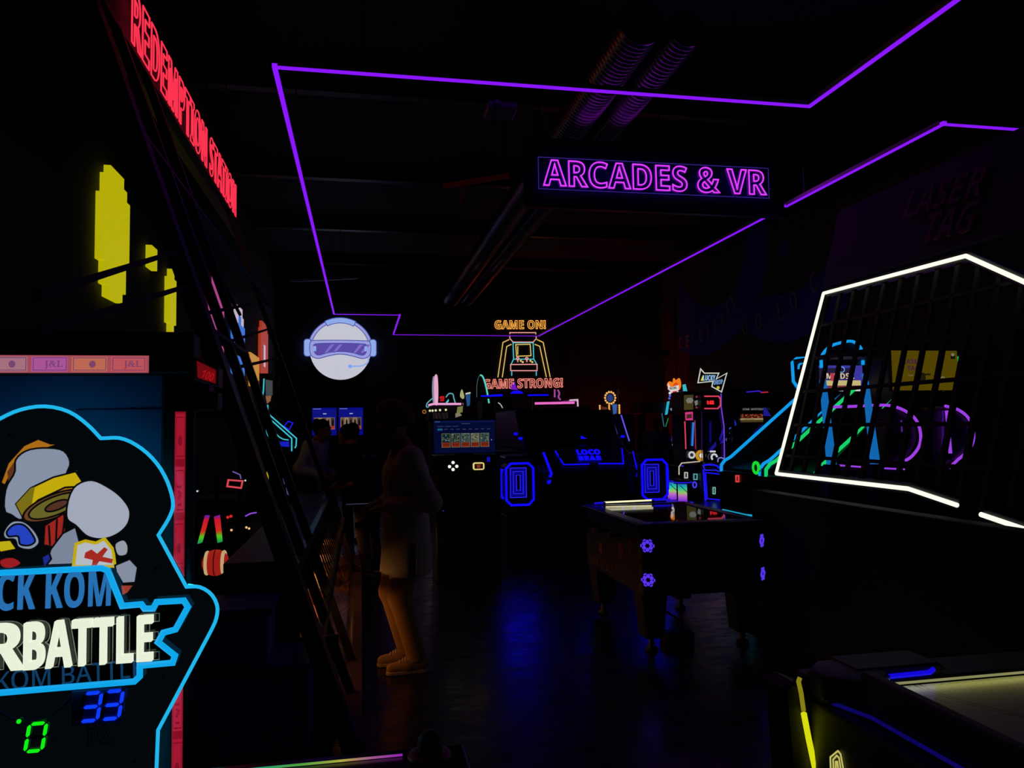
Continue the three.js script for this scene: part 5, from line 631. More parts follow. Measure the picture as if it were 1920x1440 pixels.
{ // laser tag poster screen
  const t = thing('laser_tag_screen', 'dim yellow poster screen reading LASER TAG behind the lattice', 'screen', [7.0, 0, -8.5]); const [a, b] = [[6.473,1.971],[7.439,2.495]]; const tex = canvasTexture(640, 400, (g, w, h) => { g.fillStyle = '#6e5c06'; g.fillRect(0, 0, w, h); g.fillStyle = '#5c1c5e'; g.font = 'bold 62px sans-serif'; g.fillText('LASER', w * 0.17, h * 0.33); g.fillText('TAG', w * 0.23, h * 0.5); g.fillStyle = '#9a9070'; g.font = 'bold 18px sans-serif'; g.fillText('GAME', w * 0.24, h * 0.64); g.fillStyle = '#a09a70'; g.font = 'bold 84px sans-serif'; g.fillText('\u20b999', w * 0.6, h * 0.8); g.fillStyle = '#2a2410'; g.beginPath(); g.ellipse(w * 0.45, h * 0.7, 34, 60, 0.2, 0, 7); g.fill(); g.fillRect(w * 0.44, h * 0.58, 90, 16); g.fillStyle = '#8a5a06'; g.fillRect(w * 0.08, h * 0.92, w * 0.25, 8); g.fillStyle = '#1c1810'; g.fillRect(w * 0.9, h * 0.12, 44, 34); g.fillStyle = '#a8a088'; g.beginPath(); g.arc(w * 0.935, h * 0.1, 16, 0, 7); g.fill(); });
  part('casing', box(a[0], b[0], a[1], b[1], -8.52, -8.46, 0.01), blackPaint, t); part('screen', picture(a[0] + 0.012, b[0] - 0.012, a[1] + 0.012, b[1] - 0.012, -8.455), screenMat(tex, 0.5), t); part('mount', box(6.9, 7.1, a[1] - 0.2, a[1] + 0.2, -8.55, -8.52, 0.01), blackSteel, t); part('mount_post', box(6.96, 7.04, 0, a[1], -8.6, -8.53, 0.01), blackSteel, t); }
// ---------------------------------------------------------------- laser tag booth: leaning lattice in a white light frame
const RP = (y, z) => [2.93 + 0.27 * y, y, z];
{ const t = thing('laser_tag_lattice', 'leaning black lattice with angular white light frame at the right', 'screen wall', [3.3, 0, -4]);
  const lat = mat('#050506', 0.8), white = glow('#f6f6e4', 1.15), A = [3.254,1.199,-5.594], Bc = [3.638,2.623,-5.457], C = [3.631,2.595,-3.988], D = [3.569,2.367,-3.557], E0 = [3.253,1.195,-4.097], F0 = [3.237,1.136,-3.694], F1 = [3.228,1.105,-3.522], G = [3.219,1.069,-3.281];
  const out = (p) => [p[0] - 0.035, p[1] + 0.0, p[2]], k = 1.9, far = [D[0] + (D[0] - C[0]) * k, D[1] + (D[1] - C[1]) * k, D[2] + (D[2] - C[2]) * k], low = [G[0] + (G[0] - F1[0]) * k, G[1] + (G[1] - F1[1]) * k, G[2] + (G[2] - F1[2]) * k];
  for (const [p, q] of [[A, Bc], [Bc, C], [C, far], [A, E0], [E0, F0], [F1, low], [far, low]]) { part('frame_bar', bar(p, q, 0.06, 0.05, [0, 1, 0.3]), blackSteel, t); part('led_tube', tube([out(p), out(q)], 0.0135, false, 8), white, t); }
  part('base_wall', [bar(RP(0, -5.62), RP(0, -1.5), 0.02, 0.02), box(3.0, 3.12, 0, 1.08, -5.6, -1.5, 0.01)], mat('#060607', 0.8), t);
  const clipTop = (z) => z < C[2] ? 2.6 : Math.max(1.4, 2.6 - (z - C[2]) * 0.53), clipLow = (z) => z < E0[2] ? 1.2 : 1.2 - (z - E0[2]) * 0.15;
  for (let z = -5.45; z < -2.4; z += 0.172) part('lattice_bar', bar(RP(clipLow(z), z), RP(clipTop(z), z), 0.034, 0.02, [0, 0, 1]), lat, t);
  for (const y of [1.34, 1.58, 1.84, 2.1, 2.36]) { const zEnd = y > 1.9 ? C[2] + (2.6 - y) / 0.53 : -2.4; part('lattice_bar', bar(RP(y, -5.55), RP(y, Math.min(-2.4, zEnd)), 0.022, 0.02, [0.27, 1, 0]), lat, t); }
  part('top_fascia', bar(RP(2.98, -5.5), RP(2.98, -1.6), 0.66, 0.06, [0.27, 1, 0]), mat('#0e0e12', 0.7), t); const U = [0, -0.06, 1], P0 = [3.708,2.992,-4.621], P1 = [3.652,2.786,-4.395];
  solidText(t, 'painted_letter', 'LASER', [P0[0] - 0.03, P0[1], P0[2]], U, [0.27, 1, 0], 0.68, 0.2, 0.012, mat('#5a2028', 0.6), { slant: 0.2 }); solidText(t, 'painted_letter', 'TAG', [P1[0] - 0.03, P1[1] - 0.02, P1[2]], U, [0.27, 1, 0], 0.42, 0.2, 0.012, mat('#5a2028', 0.6), { slant: 0.2 });
  areaLight('#f6f6e4', 1.0, 1.5, 0.03, [3.56, 2.61, -4.7], [2.4, 1.5, -4.7]); areaLight('#f6f6e4', 1.0, 1.5, 0.03, [3.17, 1.2, -4.85], [2.3, 1.2, -4.85]); }
{ // dim mural on the right wall
  const t = thing('wall_mural', 'dim mural of looping blue ribbons with GO LOCO and CELEBRATE lettering', 'mural', [8.98, 3.5, -17]); const rib = mat('#2838b8', 0.8), let_ = mat('#8a7aaa', 0.8);
  const top1 = smooth([[-20.652,5.843],[-19.682,5.059],[-18.401,4.636],[-17.365,4.87],[-16.874,5.365],[-16.67,6.093],[-16.699,6.876]], 24).map((p) => p.slice(0, 2)), bot1 = smooth([[-20.785,3.767],[-19.443,3.441],[-18.321,3.502],[-17.437,3.729],[-16.757,3.904],[-16.098,4.459],[-15.793,5.139],[-15.733,6.103],[-15.834,6.746]], 24).map((p) => p.slice(0, 2));
  part('ribbon', slabX([...top1, ...bot1.reverse()], 8.99, 0.012), rib, t); const top2 = smooth([[-16.6,4.353],[-15.743,4.449],[-14.867,4.369],[-13.872,4.52],[-12.806,4.941]], 20).map((p) => p.slice(0, 2)), bot2 = smooth([[-16.888,3.883],[-16.038,3.491],[-15.037,3.331],[-13.939,3.448],[-12.879,3.769]], 20).map((p) => p.slice(0, 2)); part('ribbon', slabX([...top2, ...bot2.reverse()], 8.985, 0.012), rib, t);
  const put = (str, pts, h) => [...str].forEach((c, i) => { const [z, y] = pts[i], nx = pts[Math.min(i + 1, pts.length - 1)], pv = pts[Math.max(0, i - 1)], d = [0, nx[1] - pv[1], nx[0] - pv[0]]; solidText(t, 'painted_letter', c, [8.97, y - h / 2, z - 0.1], d, [0, 1, 0], h * 0.62, h, 0.004, let_); });
  put('GOLOCO', [[-16.808,3.911],[-16.155,3.924],[-15.187,4.026],[-14.633,4.146],[-13.88,4.392],[-13.298,4.555]], 0.42); put('CELEBRATE', [[-20.547,3.942],[-20.073,3.919],[-19.616,3.927],[-19.176,3.963],[-18.72,4.021],[-18.281,4.119],[-17.858,4.252],[-17.505,4.415],[-17.216,4.62]], 0.34); part('dot', slabX(ringPts(0, 0, 0, 0.16, 0.16, 20).map(([a, b]) => [a + [-15.017,5.362][0], b + [-15.017,5.362][1]]), 8.99, 0.012), rib, t); }
{ // speaker on a pole, dark against the far wall, and a red wash lamp
  const t = thing('pole_speaker', 'black speaker on thin pole against the reddish far wall', 'speaker', [8.587,2.156].concat(-21).map((v, i) => i === 1 ? 0 : v)); const [x, y] = [8.627,3.662]; part('speaker_box', box(x - 0.14, x + 0.16, y - 0.1, y + 0.12, -21.15, -20.9, 0.03), blackPaint, t); part('pole', cyl(x, y / 2, -21.05, 0.025, y - 0.1), blackSteel, t); part('foot', lathe([[0, 0], [0.2, 0], [0.18, 0.03], [0, 0.05]]).translate(x, 0, -21.05), blackSteel, t); }
{ const t = thing('wall_wash_lamp', 'low red wall wash lamp behind the orange marquee game', 'lamp', [7.3, 0, -21.2]); part('housing', box(6.8, 7.8, 0, 0.12, -21.35, -21.1, 0.01), blackPaint, t); part('led_lens', box(6.85, 7.75, 0.12, 0.13, -21.33, -21.2, 0), glow('#ff2a20', 1), t); areaLight('#ff2a20', 70, 0.9, 0.12, [7.3, 0.15, -21.26], [7.3, 3, -21.8]); }
// ---------------------------------------------------------------- air hockey tables in front
{ const t = thing('air_hockey_table', 'air hockey table with yellow corner strip and blue lines at lower right', 'game table', [1.95, 0, -1.0]); const x0 = 1.24, x1 = 2.7, zf = -2.2, zb = 0.6, ys = 0.83, shell = mat('#0a0a0b', 0.55);
  const holes = noiseTexture(256, (u, v) => 255, false); const dots = canvasTexture(1024, 2048, (g, w, h) => { g.fillStyle = '#b9b9b4'; g.fillRect(0, 0, w, h); g.fillStyle = '#4a4a48'; for (let i = 0; i < 44; i++) for (let j = 0; j < 92; j++) { g.beginPath(); g.arc((i + (j % 2 ? 0.5 : 0)) * w / 44 + 8, j * h / 92 + 8, 2.1, 0, 7); g.fill(); } g.strokeStyle = '#1c1c1e'; g.lineWidth = 5; for (const r of [330, 345]) { g.beginPath(); g.arc(w / 2, 0, r, 0, Math.PI); g.stroke(); } });
  const top = new THREE.PlaneGeometry(x1 - x0 - 0.3, zb - zf - 0.36).rotateX(-Math.PI / 2).translate((x0 + x1) / 2, ys + 0.001, (zf + zb) / 2); part('playing_surface', box(x0 + 0.15, x1 - 0.15, ys - 0.05, ys, zf + 0.18, zb - 0.18, 0), mat('#40403e', 0.4), t); part('surface_sheet', top, new THREE.MeshStandardMaterial({ map: dots, roughness: 0.3 }), t, 'pale perforated playing sheet');
  part('far_rail', box(x0 + 0.06, x1 - 0.06, 0.55, 0.845, zf, zf + 0.16, 0.01), shell, t); part('near_rail', box(x0 + 0.06, x1 - 0.06, 0.55, 0.9, zb - 0.18, zb, 0.015), shell, t); part('side_rail', box(x0 + 0.12, x0 + 0.16, 0.8, 0.906, zf + 0.24, zb - 0.1, 0.01), shell, t); part('side_rail', box(x1 - 0.16, x1 - 0.12, 0.8, 0.906, zf + 0.24, zb - 0.1, 0.01), shell, t);
  part('goal_cover', slab([[-0.08, 0.84], [0.16, 0.84], [0.2, 0.857], [0.17, 0.878], [-0.1, 0.878], [-0.12, 0.86]], 0.15, 0.14, 0.006).translate(x0 + 0.28, 0, zf), shell, t); part('led_goal_line', tube([[x0 + 0.21, 0.852, zf + 0.157], [x0 + 0.41, 0.855, zf + 0.157], [x0 + 0.43, 0.862, zf + 0.15]], 0.0075), glow('#1208d8', 1), t, 'blue lit line on far goal cover');
  part('led_end_line', box(x0 + 0.2, x1 - 0.2, 0.833, 0.838, zf + 0.165, zf + 0.172, 0), glow('#a8a870', 0.6), t, 'pale yellow lit line along the far end'); areaLight('#d0d070', 2.2, 1.1, 0.014, [1.97, 0.845, zf + 0.178], [1.97, 0.825, zf + 0.45]);
  part('corner_cap', lathe([[0, 0.79], [0.1, 0.79], [0.115, 0.81], [0.115, 0.86], [0.1, 0.874], [0, 0.874]], 8).rotateY(Math.PI / 8).translate(x0 + 0.16, 0, zf + 0.13), shell, t); part('apron', box(x0 + 0.05, x0 + 0.1, 0.3, 0.79, zf + 0.1, zb - 0.05, 0.01), mat('#101008', 0.5), t); part('apron', box(x1 - 0.1, x1 - 0.05, 0.3, 0.79, zf + 0.1, zb - 0.05, 0.01), mat('#101008', 0.5), t); part('cabinet', box(x0 + 0.1, x1 - 0.1, 0.3, 0.78, zf + 0.05, zb - 0.05, 0.01), blackPaint, t);
  part('led_side_line', tube([[x0 + 0.07, 0.8, zf + 0.16], [x0 + 0.112, 0.8, zf + 0.3], [x0 + 0.112, 0.8, zb - 0.1]], 0.006), glow('#0c0668', 0.7), t, 'deep blue lit line along the side');
  part('corner_leg', slab([[0.02, 0], [0.12, 0], [0.12, 0.79], [0.0, 0.84], [-0.03, 0.82]], 0, 0.12, 0.01).translate(x0, 0, zf + 0.1), shell, t); part('led_corner_strip', tube(at3([[1.254,0.857],[1.249,0.846],[1.256,0.812],[1.262,0.761]], -2.085), 0.0065), glow('#8a8418', 0.9), t); part('led_corner_strip', tube(at3([[1.262,0.755],[1.275,0.681],[1.292,0.596],[1.316,0.472]], -2.085), 0.0085), glow('#d8dc10', 1.0), t, 'bright yellow lit strip down the corner'); for (const [x, z] of [[x1 - 0.1, zf + 0.2], [x0 + 0.12, zb - 0.2], [x1 - 0.1, zb - 0.2]]) part('leg', box(x - 0.06, x + 0.06, 0, 0.3, z - 0.06, z + 0.06, 0.01), blackPaint, t);
  for (const p of [[[-1.997,0.616],[-1.997,0.663],[-1.96,0.695],[-1.948,0.691],[-1.935,0.643]], [[-1.984,0.621],[-1.984,0.662],[-1.966,0.68],[-1.956,0.678],[-1.947,0.637]], [[-1.974,0.626],[-1.972,0.661],[-1.965,0.664],[-1.959,0.632]]]) part('light_emblem', tube(p.map(([z, y]) => [1.286, y, z]), 0.0022), glow('#d8d070', 0.8), t);
  areaLight('#e0e010', 1.6, 0.02, 0.7, [1.2, 0.42, zf + 0.14], [0, 0.42, zf + 0.14]); areaLight('#1208d8', 0.6, 0.2, 0.015, [x0 + 0.32, 0.853, zf + 0.168], [x0 + 0.32, 0.8, zf + 0.6]); }
{ const t = thing('console_table', 'dark game table edge with rainbow lit line at the bottom', 'game table', [-0.1, 0, -1.5]); part('top', box(-0.5, 0.24, 0.8, 0.845, -1.88, -1.2, 0.012), blackGloss, t); part('body', box(-0.46, 0.2, 0.1, 0.8, -1.82, -1.25, 0.02), blackPaint, t); part('plinth', box(-0.42, 0.16, 0, 0.1, -1.78, -1.3, 0.01), blackPaint, t);
  const grad = canvasTexture(256, 4, (g, w, h) => { const q = g.createLinearGradient(0, 0, w, 0); q.addColorStop(0, '#18a890'); q.addColorStop(0.35, '#60b040'); q.addColorStop(0.6, '#c0b848'); q.addColorStop(0.8, '#b060a0'); q.addColorStop(1, '#a028c0'); g.fillStyle = q; g.fillRect(0, 0, w, h); }); const g = new THREE.BoxGeometry(0.34, 0.004, 0.004).translate(-0.08, 0.849, -1.83); { const P = g.attributes.position, uv = []; for (let i = 0; i < P.count; i++) uv.push((P.getX(i) + 0.25) / 0.34, 0.5); g.setAttribute('uv', new THREE.Float32BufferAttribute(uv, 2)); } part('led_line', g, screenMat(grad, 0.8), t); }
{ const t = thing('air_hockey_striker', 'black domed hockey striker with red rim at the bottom', 'striker', [0.15, 0.845, -1.8]); part('rim', lathe([[0, 0], [0.048, 0], [0.05, 0.008], [0.047, 0.016], [0.03, 0.018], [0.028, 0.01], [0, 0.01]], 32).translate(0.15, 0.845, -1.8), mat('#a03020', 0.4), t, 'red rim'); part('knob', lathe([[0, 0.01], [0.03, 0.01], [0.029, 0.03], [0.026, 0.05], [0.018, 0.062], [0, 0.067]], 28).translate(0.15, 0.845, -1.8), blackPaint, t, 'black dome grip'); }
{ const [x, z] = [1.479,-1.536], t = thing('hockey_puck', 'violet hockey puck with pale lit rim on the perforated table', 'puck', [x, 0.832, z]); part('disc', lathe([[0, 0], [0.032, 0], [0.034, 0.004], [0.032, 0.007], [0, 0.007]], 28).translate(x, 0.832, z), mat('#5a2a7a', 0.4), t); part('led_rim', new THREE.TorusGeometry(0.035, 0.003, 8, 40).rotateX(Math.PI / 2).translate(x, 0.836, z), glow('#d8d4c4', 0.9), t, 'pale lit rim'); }

// ---------------------------------------------------------------- people
const smin = (a, b, k) => { const h = Math.max(k - Math.abs(a - b), 0) / k; return Math.min(a, b) - h * h * k * 0.25; };
// prim: [ax,ay,az, bx,by,bz, ra, rb] tapered capsule, or {c, r} ellipsoid
function field(prims, k) { return (x, y, z) => { let d = 1e3; for (const p of prims) { let e;
  if (p.c) { const u = (x - p.c[0]) / p.r[0], v = (y - p.c[1]) / p.r[1], w = (z - p.c[2]) / p.r[2], l = Math.sqrt(u * u + v * v + w * w); e = (l - 1) * Math.min(...p.r); }
  else { const dx = p[3] - p[0], dy = p[4] - p[1], dz = p[5] - p[2], L = dx * dx + dy * dy + dz * dz || 1e-9; let t = ((x - p[0]) * dx + (y - p[1]) * dy + (z - p[2]) * dz) / L; t = t < 0 ? 0 : t > 1 ? 1 : t; const ux = x - p[0] - dx * t, uy = y - p[1] - dy * t, uz = z - p[2] - dz * t; e = Math.sqrt(ux * ux + uy * uy + uz * uz) - p[6] - (p[7] - p[6]) * t; }
  d = d > 900 ? e : smin(d, e, k); } return d; }; }
// surface nets over the field
function skin(prims, cell, k = 0.04, cut) {
  const lo = [1e9, 1e9, 1e9], hi = [-1e9, -1e9, -1e9]; const grow = (c, r) => { for (let i = 0; i < 3; i++) { lo[i] = Math.min(lo[i], c[i] - r - 2 * cell); hi[i] = Math.max(hi[i], c[i] + r + 2 * cell); } };
  for (const p of prims) if (p.c) grow(p.c, Math.max(...p.r)); else { grow(p.slice(0, 3), p[6]); grow(p.slice(3, 6), p[7]); }
  const f0 = field(prims, k), f = cut ? (x, y, z) => Math.max(f0(x, y, z), cut(x, y, z)) : f0, n = [0, 1, 2].map((i) => Math.ceil((hi[i] - lo[i]) / cell) + 1), id = (i, j, l) => (l * n[1] + j) * n[0] + i, val = new Float32Array(n[0] * n[1] * n[2]);
  for (let l = 0; l < n[2]; l++) for (let j = 0; j < n[1]; j++) for (let i = 0; i < n[0]; i++) val[id(i, j, l)] = f(lo[0] + i * cell, lo[1] + j * cell, lo[2] + l * cell);
  const vid = new Int32Array(val.length).fill(-1), pos = [], idx = [], nor = []; const C = [0, 1, 2, 3, 4, 5, 6, 7].map((q) => [q & 1, (q >> 1) & 1, q >> 2]), E = [[0, 1], [2, 3], [4, 5], [6, 7], [0, 2], [1, 3], [4, 6], [5, 7], [0, 4], [1, 5], [2, 6], [3, 7]];
  for (let l = 0; l < n[2] - 1; l++) for (let j = 0; j < n[1] - 1; j++) for (let i = 0; i < n[0] - 1; i++) {
    const v = C.map(([a, b, c]) => val[id(i + a, j + b, l + c)]); const neg = v.filter((q) => q < 0).length; if (!neg || neg === 8) continue; let sx = 0, sy = 0, sz = 0, m = 0;
    for (const [a, b] of E) if ((v[a] < 0) !== (v[b] < 0)) { const t = v[a] / (v[a] - v[b]); sx += C[a][0] + (C[b][0] - C[a][0]) * t; sy += C[a][1] + (C[b][1] - C[a][1]) * t; sz += C[a][2] + (C[b][2] - C[a][2]) * t; m++; }
    const x = lo[0] + (i + sx / m) * cell, y = lo[1] + (j + sy / m) * cell, z = lo[2] + (l + sz / m) * cell, h = cell * 0.5, g = V(f(x + h, y, z) - f(x - h, y, z), f(x, y + h, z) - f(x, y - h, z), f(x, y, z + h) - f(x, y, z - h)).normalize(); vid[id(i, j, l)] = pos.length / 3; pos.push(x, y, z); nor.push(g.x, g.y, g.z); }
  const quad = (a, b, c, d, flip) => { if (a < 0 || b < 0 || c < 0 || d < 0) return; idx.push(...(flip ? [a, c, b, a, d, c] : [a, b, c, a, c, d])); };
  for (let l = 1; l < n[2] - 1; l++) for (let j = 1; j < n[1] - 1; j++) for (let i = 1; i < n[0] - 1; i++) { const s = val[id(i, j, l)] < 0;
    if (s !== val[id(i + 1, j, l)] < 0) quad(vid[id(i, j - 1, l - 1)], vid[id(i, j, l - 1)], vid[id(i, j, l)], vid[id(i, j - 1, l)], !s);
    if (s !== val[id(i, j + 1, l)] < 0) quad(vid[id(i - 1, j, l - 1)], vid[id(i - 1, j, l)], vid[id(i, j, l)], vid[id(i, j, l - 1)], !s);
    if (s !== val[id(i, j, l + 1)] < 0) quad(vid[id(i - 1, j - 1, l)], vid[id(i, j - 1, l)], vid[id(i, j, l)], vid[id(i - 1, j, l)], !s); }
  const g = new THREE.BufferGeometry(); g.setAttribute('position', new THREE.Float32BufferAttribute(pos, 3)); g.setAttribute('normal', new THREE.Float32BufferAttribute(nor, 3)); g.setAttribute('uv', new THREE.Float32BufferAttribute(new Float32Array(pos.length / 3 * 2), 2)); g.setIndex(idx); return g;
}
const cap = (a, b, ra, rb = ra) => [...a, ...b, ra, rb];
const mix3 = (a, b, t) => a.map((v, i) => v + (b[i] - v) * t);
// a standing figure that looks along its own +z; lean bends the trunk forward at the hips
function person(label, base, yaw, o) {
  const g = new THREE.Group(); g.name = numbered('person'); g.position.set(...base); g.rotation.y = yaw; g.scale.setScalar(o.scale ?? 1); g.userData = { label, category: 'person' }; scene.add(g);
  const hipY = 0.93, L = (o.lean ?? 0), up = ([x, y, z]) => { const c = Math.cos(L), s = Math.sin(L), q = y - hipY; return [x, hipY + q * c - z * s, z * c + q * s]; };
  const pel = [0, hipY, 0], che = up([0, 1.28, 0]), nek = up([0, 1.47, 0.02]), nod = o.nod ?? 0.06, hd = up([0, 1.6, nod]); const fine = o.fine ?? 0.013;
  const sh = [-1, 1].map((s) => up([s * 0.185, 1.4, 0])), el = o.elbows.map(up), wr = o.wrists.map(up), hip = [-1, 1].map((s) => [s * 0.09, 0.9, 0]), kn = o.knees, an = o.ankles;
  const F = (dx, dy, dz) => [hd[0] + dx, hd[1] + dy, hd[2] + dz];
  const bodyPrims = [cap(pel, che, 0.125, 0.135), { c: che, r: [0.175, 0.17, 0.115] }, cap(che, nek, 0.09, 0.06), cap(nek, hd, 0.056, 0.06)];
  for (const i of [0, 1]) bodyPrims.push(cap(che, sh[i], 0.08, 0.062), cap(sh[i], el[i], 0.054, 0.041), cap(el[i], wr[i], 0.04, 0.027), cap(hip[i], kn[i], 0.082, 0.056), cap(kn[i], an[i], 0.054, 0.036), cap(an[i], [an[i][0], 0.045, an[i][2] + 0.12], 0.035, 0.028));
  const head = [{ c: F(0, 0.02, 0), r: [0.075, 0.105, 0.092] }, { c: F(0, -0.055, 0.03), r: [0.055, 0.06, 0.062] }, cap(F(0, 0.015, 0.088), F(0, -0.03, 0.104), 0.011, 0.015), cap(F(-0.035, 0.035, 0.078), F(0.035, 0.035, 0.078), 0.014), cap(F(-0.02, -0.062, 0.083), F(0.02, -0.062, 0.083), 0.011), { c: F(-0.077, 0, -0.005), r: [0.012, 0.03, 0.018] }, { c: F(0.077, 0, -0.005), r: [0.012, 0.03, 0.018] }, cap(nek, F(0, -0.05, -0.01), 0.054, 0.05)];
  const geos = [skin(bodyPrims, fine, 0.05), skin(head, Math.min(0.006, fine), 0.018)];
  for (const i of [0, 1]) { const s = i ? -1 : 1, dir = V(...wr[i]).sub(V(...el[i])).normalize(), side = V(s, 0, 0).addScaledVector(dir, -dir.x * s).normalize(), nrm = dir.clone().cross(side).normalize(); if (nrm.y > 0) nrm.negate(); const at = (a, b, c) => V(...wr[i]).addScaledVector(dir, a).addScaledVector(side, b).addScaledVector(nrm, c).toArray();
    const hp = [cap(at(0, 0, 0), at(0.04, 0, 0), 0.024, 0.022), cap(at(0.03, -0.025, 0), at(0.085, -0.028, 0.004), 0.013, 0.012), cap(at(0.03, 0.022, 0), at(0.085, 0.026, 0.004), 0.013, 0.012), cap(at(0.03, 0, 0), at(0.09, 0, 0.004), 0.015, 0.013)];
    [[-0.032, 0.058], [-0.011, 0.068], [0.011, 0.072], [0.032, 0.064]].forEach(([b, len]) => { hp.push(cap(at(0.085, b, 0.004), at(0.085 + len * 0.5, b, 0.016), 0.0085, 0.008), cap(at(0.085 + len * 0.5, b, 0.016), at(0.085 + len * 0.75, b * 0.95, 0.042), 0.008, 0.0068)); }); hp.push(cap(at(0.025, 0.026, 0.005), at(0.055, 0.05, 0.016), 0.011, 0.009), cap(at(0.055, 0.05, 0.016), at(0.085, 0.052, 0.03), 0.009, 0.0075)); geos.push(skin(hp, o.handCell ?? 0.005, 0.007)); }
  part('body', geos, mat(o.skin ?? '#8a5a40', 0.6), g);
  for (const s of [-1, 1]) { part('eye', ball(...F(s * 0.032, 0.018, 0.078), 0.011, 10), mat('#d8d4cc', 0.3), g); }
  // clothing
  const sleeve = o.sleeve ?? 1, top = [cap(pel, che, 0.142, 0.155), { c: che, r: [0.192, 0.185, 0.132] }, cap(che, mix3(che, nek, 0.8), 0.1, 0.07)];
  for (const i of [0, 1]) { top.push(cap(che, sh[i], 0.1, 0.08), cap(sh[i], el[i], 0.073, 0.06)); if (sleeve >= 1) top.push(cap(el[i], mix3(el[i], wr[i], 0.88), 0.06, 0.044)); }
  if (o.hem) { top.push(cap([-0.085, hipY + 0.05, 0], [-0.09, o.hem - 0.1, 0.005], 0.135, 0.15), cap([0.085, hipY + 0.05, 0], [0.09, o.hem - 0.1, 0.005], 0.135, 0.15), cap([0, hipY, -0.02], [0, o.hem - 0.1, -0.06], 0.125, 0.125), cap([0, hipY, 0.02], [0, o.hem - 0.1, 0.06], 0.125, 0.125)); }
  const hemY = o.hem ?? 0.84, slit = (x, y, z) => Math.max(hemY + (o.hem ? 0.03 * Math.abs(z) * 4 : 0) - y, o.hem ? Math.min(0.02, (y < 0.86 ? 1 : -1) * 0.02 - Math.max(0, Math.abs(z) * 1.2 - 0.012) - Math.max(0, 0.12 - Math.abs(x))) : -1);
  part(o.hem ? 'long_shirt' : 'shirt', skin(top, fine, 0.05, slit), mat(o.top, 0.85), g, o.topLabel);
  const tr = []; for (const i of [0, 1]) tr.push(cap([hip[i][0], 0.95, 0], kn[i], 0.108, 0.075), cap(kn[i], [an[i][0], 0.1, an[i][2]], 0.074, 0.062)); tr.push(cap([-0.06, 0.95, 0], [0.06, 0.95, 0], 0.12)); part('trousers', skin(tr, fine, 0.03, (x, y) => 0.075 - y), mat(o.legs, 0.85), g);
  for (const i of [0, 1]) { const [x, , z] = an[i]; const s = part('shoe', skin([cap([x, 0.055, z - 0.035], [x, 0.052, z + 0.06], 0.046, 0.044), cap([x, 0.05, z + 0.06], [x, 0.04, z + 0.165], 0.043, 0.034), cap([x, 0.09, z - 0.02], [x, 0.1, z + 0.01], 0.043, 0.04)], 0.007, 0.03, (a, y) => 0.018 - y), mat(o.shoes, 0.7), g); part('sole', skin([cap([x, 0.016, z - 0.04], [x, 0.016, z + 0.165], 0.047, 0.038)], 0.007, 0.01, (a, y) => Math.max(y - 0.026, 0.001 - y)), mat(o.soles ?? '#9a948a', 0.7), s); for (let k = 0; k < 4; k++) part('lace', tube([[x - 0.03, 0.096 - k * 0.006, z + 0.05 + k * 0.018], [x, 0.116 - k * 0.0085, z + 0.055 + k * 0.018], [x + 0.03, 0.096 - k * 0.006, z + 0.06 + k * 0.018]], 0.0035), mat('#d0c8b8', 0.8), s); for (const q of [0, 1, 2]) part('stripe', bar([x + 0.045, 0.035, z + 0.01 + q * 0.022], [x + 0.038, 0.085, z + 0.028 + q * 0.022], 0.007, 0.004, [0, 0, 1]), mat('#3a342c', 0.7), s); }
  if (o.turban) { const w = part('turban', skin([{ c: F(0, 0.1, -0.015), r: [0.112, 0.085, 0.13] }, { c: F(0, 0.055, -0.03), r: [0.108, 0.06, 0.12] }, { c: F(0, 0.15, 0.01), r: [0.07, 0.05, 0.085] }], 0.008, 0.03), mat(o.turban, 0.85), g); for (let k = 0; k < 5; k++) part('turban_fold', tube(ringPts(0, 0, 0, 0.113 - k * 0.01, 0.133 - k * 0.013, 26).map(([x, z]) => [hd[0] + x, hd[1] + 0.05 + k * 0.024 + 0.28 * z * (0.4 + 0.1 * k), hd[2] - 0.015 + z]), 0.007, true), mat(o.turban, 0.8), w); part('beard', skin([{ c: F(0, -0.085, 0.045), r: [0.058, 0.055, 0.062] }, cap(F(-0.065, -0.02, 0.01), F(-0.04, -0.08, 0.045), 0.018), cap(F(0.065, -0.02, 0.01), F(0.04, -0.08, 0.045), 0.018)], 0.007, 0.02), mat('#141010', 0.95), g); }
  else part('hair', skin([{ c: F(0, 0.055, -0.022), r: [0.086, 0.088, 0.098] }, { c: F(0, 0.0, -0.06), r: [0.075, 0.075, 0.05] }, ...(o.curly ? [0, 1, 2, 3, 4, 5, 6].map((i) => ({ c: F(0.07 * Math.cos(i * 0.9 + 2.6), 0.08 + 0.03 * Math.sin(i * 2.1), -0.03 + 0.07 * Math.sin(i * 0.9 + 2.6)), r: [0.045, 0.045, 0.045] })) : [])], 0.008, 0.03), mat('#0c0a0a', 0.95), g);
  if (o.extra) o.extra(g, { up, F, wr, che });
  return g;
}
const dim = { knees: [[-0.1, 0.49, 0.04], [0.1, 0.49, 0.02]], ankles: [[-0.1, 0.09, -0.03], [0.1, 0.09, -0.05]] };
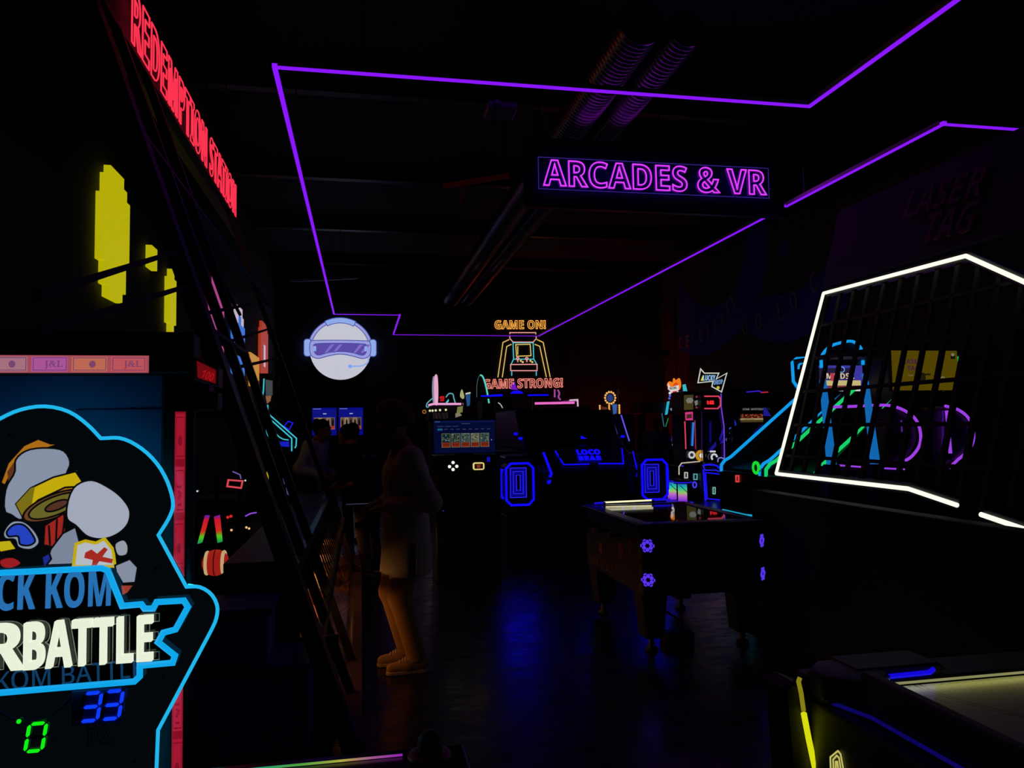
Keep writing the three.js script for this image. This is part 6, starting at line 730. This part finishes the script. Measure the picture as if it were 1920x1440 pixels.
person('person in long pale shirt, khaki trousers and dark red turban looking down beside counter', [0.29, 0, -5.25], -Math.PI / 2 + 0.12, { elbows: [[-0.25, 1.13, -0.1], [0.27, 1.12, -0.12]], wrists: [[-0.1, 1.1, 0.16], [0.1, 1.08, 0.17]], knees: [[-0.1, 0.5, 0.09], [0.1, 0.49, 0.06]], ankles: [[-0.11, 0.09, -0.02], [0.09, 0.09, -0.05]], nod: 0.085, hem: 0.63, top: '#b8b0a6', legs: '#a88a5c', shoes: '#b09468', soles: '#c8b898', turban: '#5a1414', topLabel: 'knee-length pale shirt',
  extra: (g, { wr }) => { const c = mix3(wr[0], wr[1], 0.5); part('phone', box(c[0] - 0.038, c[0] + 0.038, c[1] + 0.005, c[1] + 0.015, c[2] + 0.08, c[2] + 0.23, 0.004), mat('#101014', 0.3), g); } });
person('person in black shirt and trousers bending over the counter beyond the turbaned person', [0.08, 0, -8.75], -Math.PI / 2 - 0.7, { ...dim, lean: 0.42, elbows: [[-0.25, 1.1, 0.12], [0.25, 1.1, 0.12]], wrists: [[-0.12, 1.12, 0.36], [0.12, 1.12, 0.36]], top: '#0d0d12', legs: '#0c0c10', shoes: '#101014', fine: 0.018, handCell: 0.007, sleeve: 0,
  extra: (g, { up }) => { const h = new THREE.Group(); solidText(g, 'printed_letter', 'IRONMAN', up([0.11, 1.24, -0.14]), [-1, 0, 0], up([0, 2, 0]).map((v, i) => v - up([0, 1, 0])[i]), 0.22, 0.05, 0.012, mat('#8a8a96', 0.8)); } });
person('person in white shirt standing behind the black bars, facing right', [-0.62, 0, -9.9], Math.PI / 2 - 0.4, { ...dim, lean: 0.15, elbows: [[-0.26, 1.12, -0.06], [0.26, 1.12, -0.06]], wrists: [[-0.16, 1.08, 0.2], [0.16, 1.08, 0.2]], top: '#c4c0d4', legs: '#1a1a24', shoes: '#18181c', fine: 0.018, handCell: 0.007, curly: true });
person('small person with dark hair in front of the far blue screens', [-0.1, 0, -11.0], -Math.PI + 0.5, { ...dim, elbows: [[-0.25, 1.14, -0.02], [0.25, 1.14, -0.02]], wrists: [[-0.17, 1.05, 0.2], [0.17, 1.05, 0.2]], top: '#1c1a2c', legs: '#14141c', shoes: '#141418', fine: 0.02, handCell: 0.008, sleeve: 0, scale: 0.97 });
person('person with dark hair and muted shirt facing the games near orange marquee', [5.68, 0, -14.3], Math.PI - 0.5, { ...dim, lean: 0.12, elbows: [[-0.25, 1.14, 0.02], [0.25, 1.14, 0.02]], wrists: [[-0.16, 1.08, 0.24], [0.16, 1.08, 0.24]], top: '#6a4a6a', legs: '#12121c', shoes: '#141418', fine: 0.02, handCell: 0.008, sleeve: 0 });

scene.traverse((o) => { if (o.isMesh) { o.castShadow = true; o.receiveShadow = true; } });
renderer.render(scene, camera);
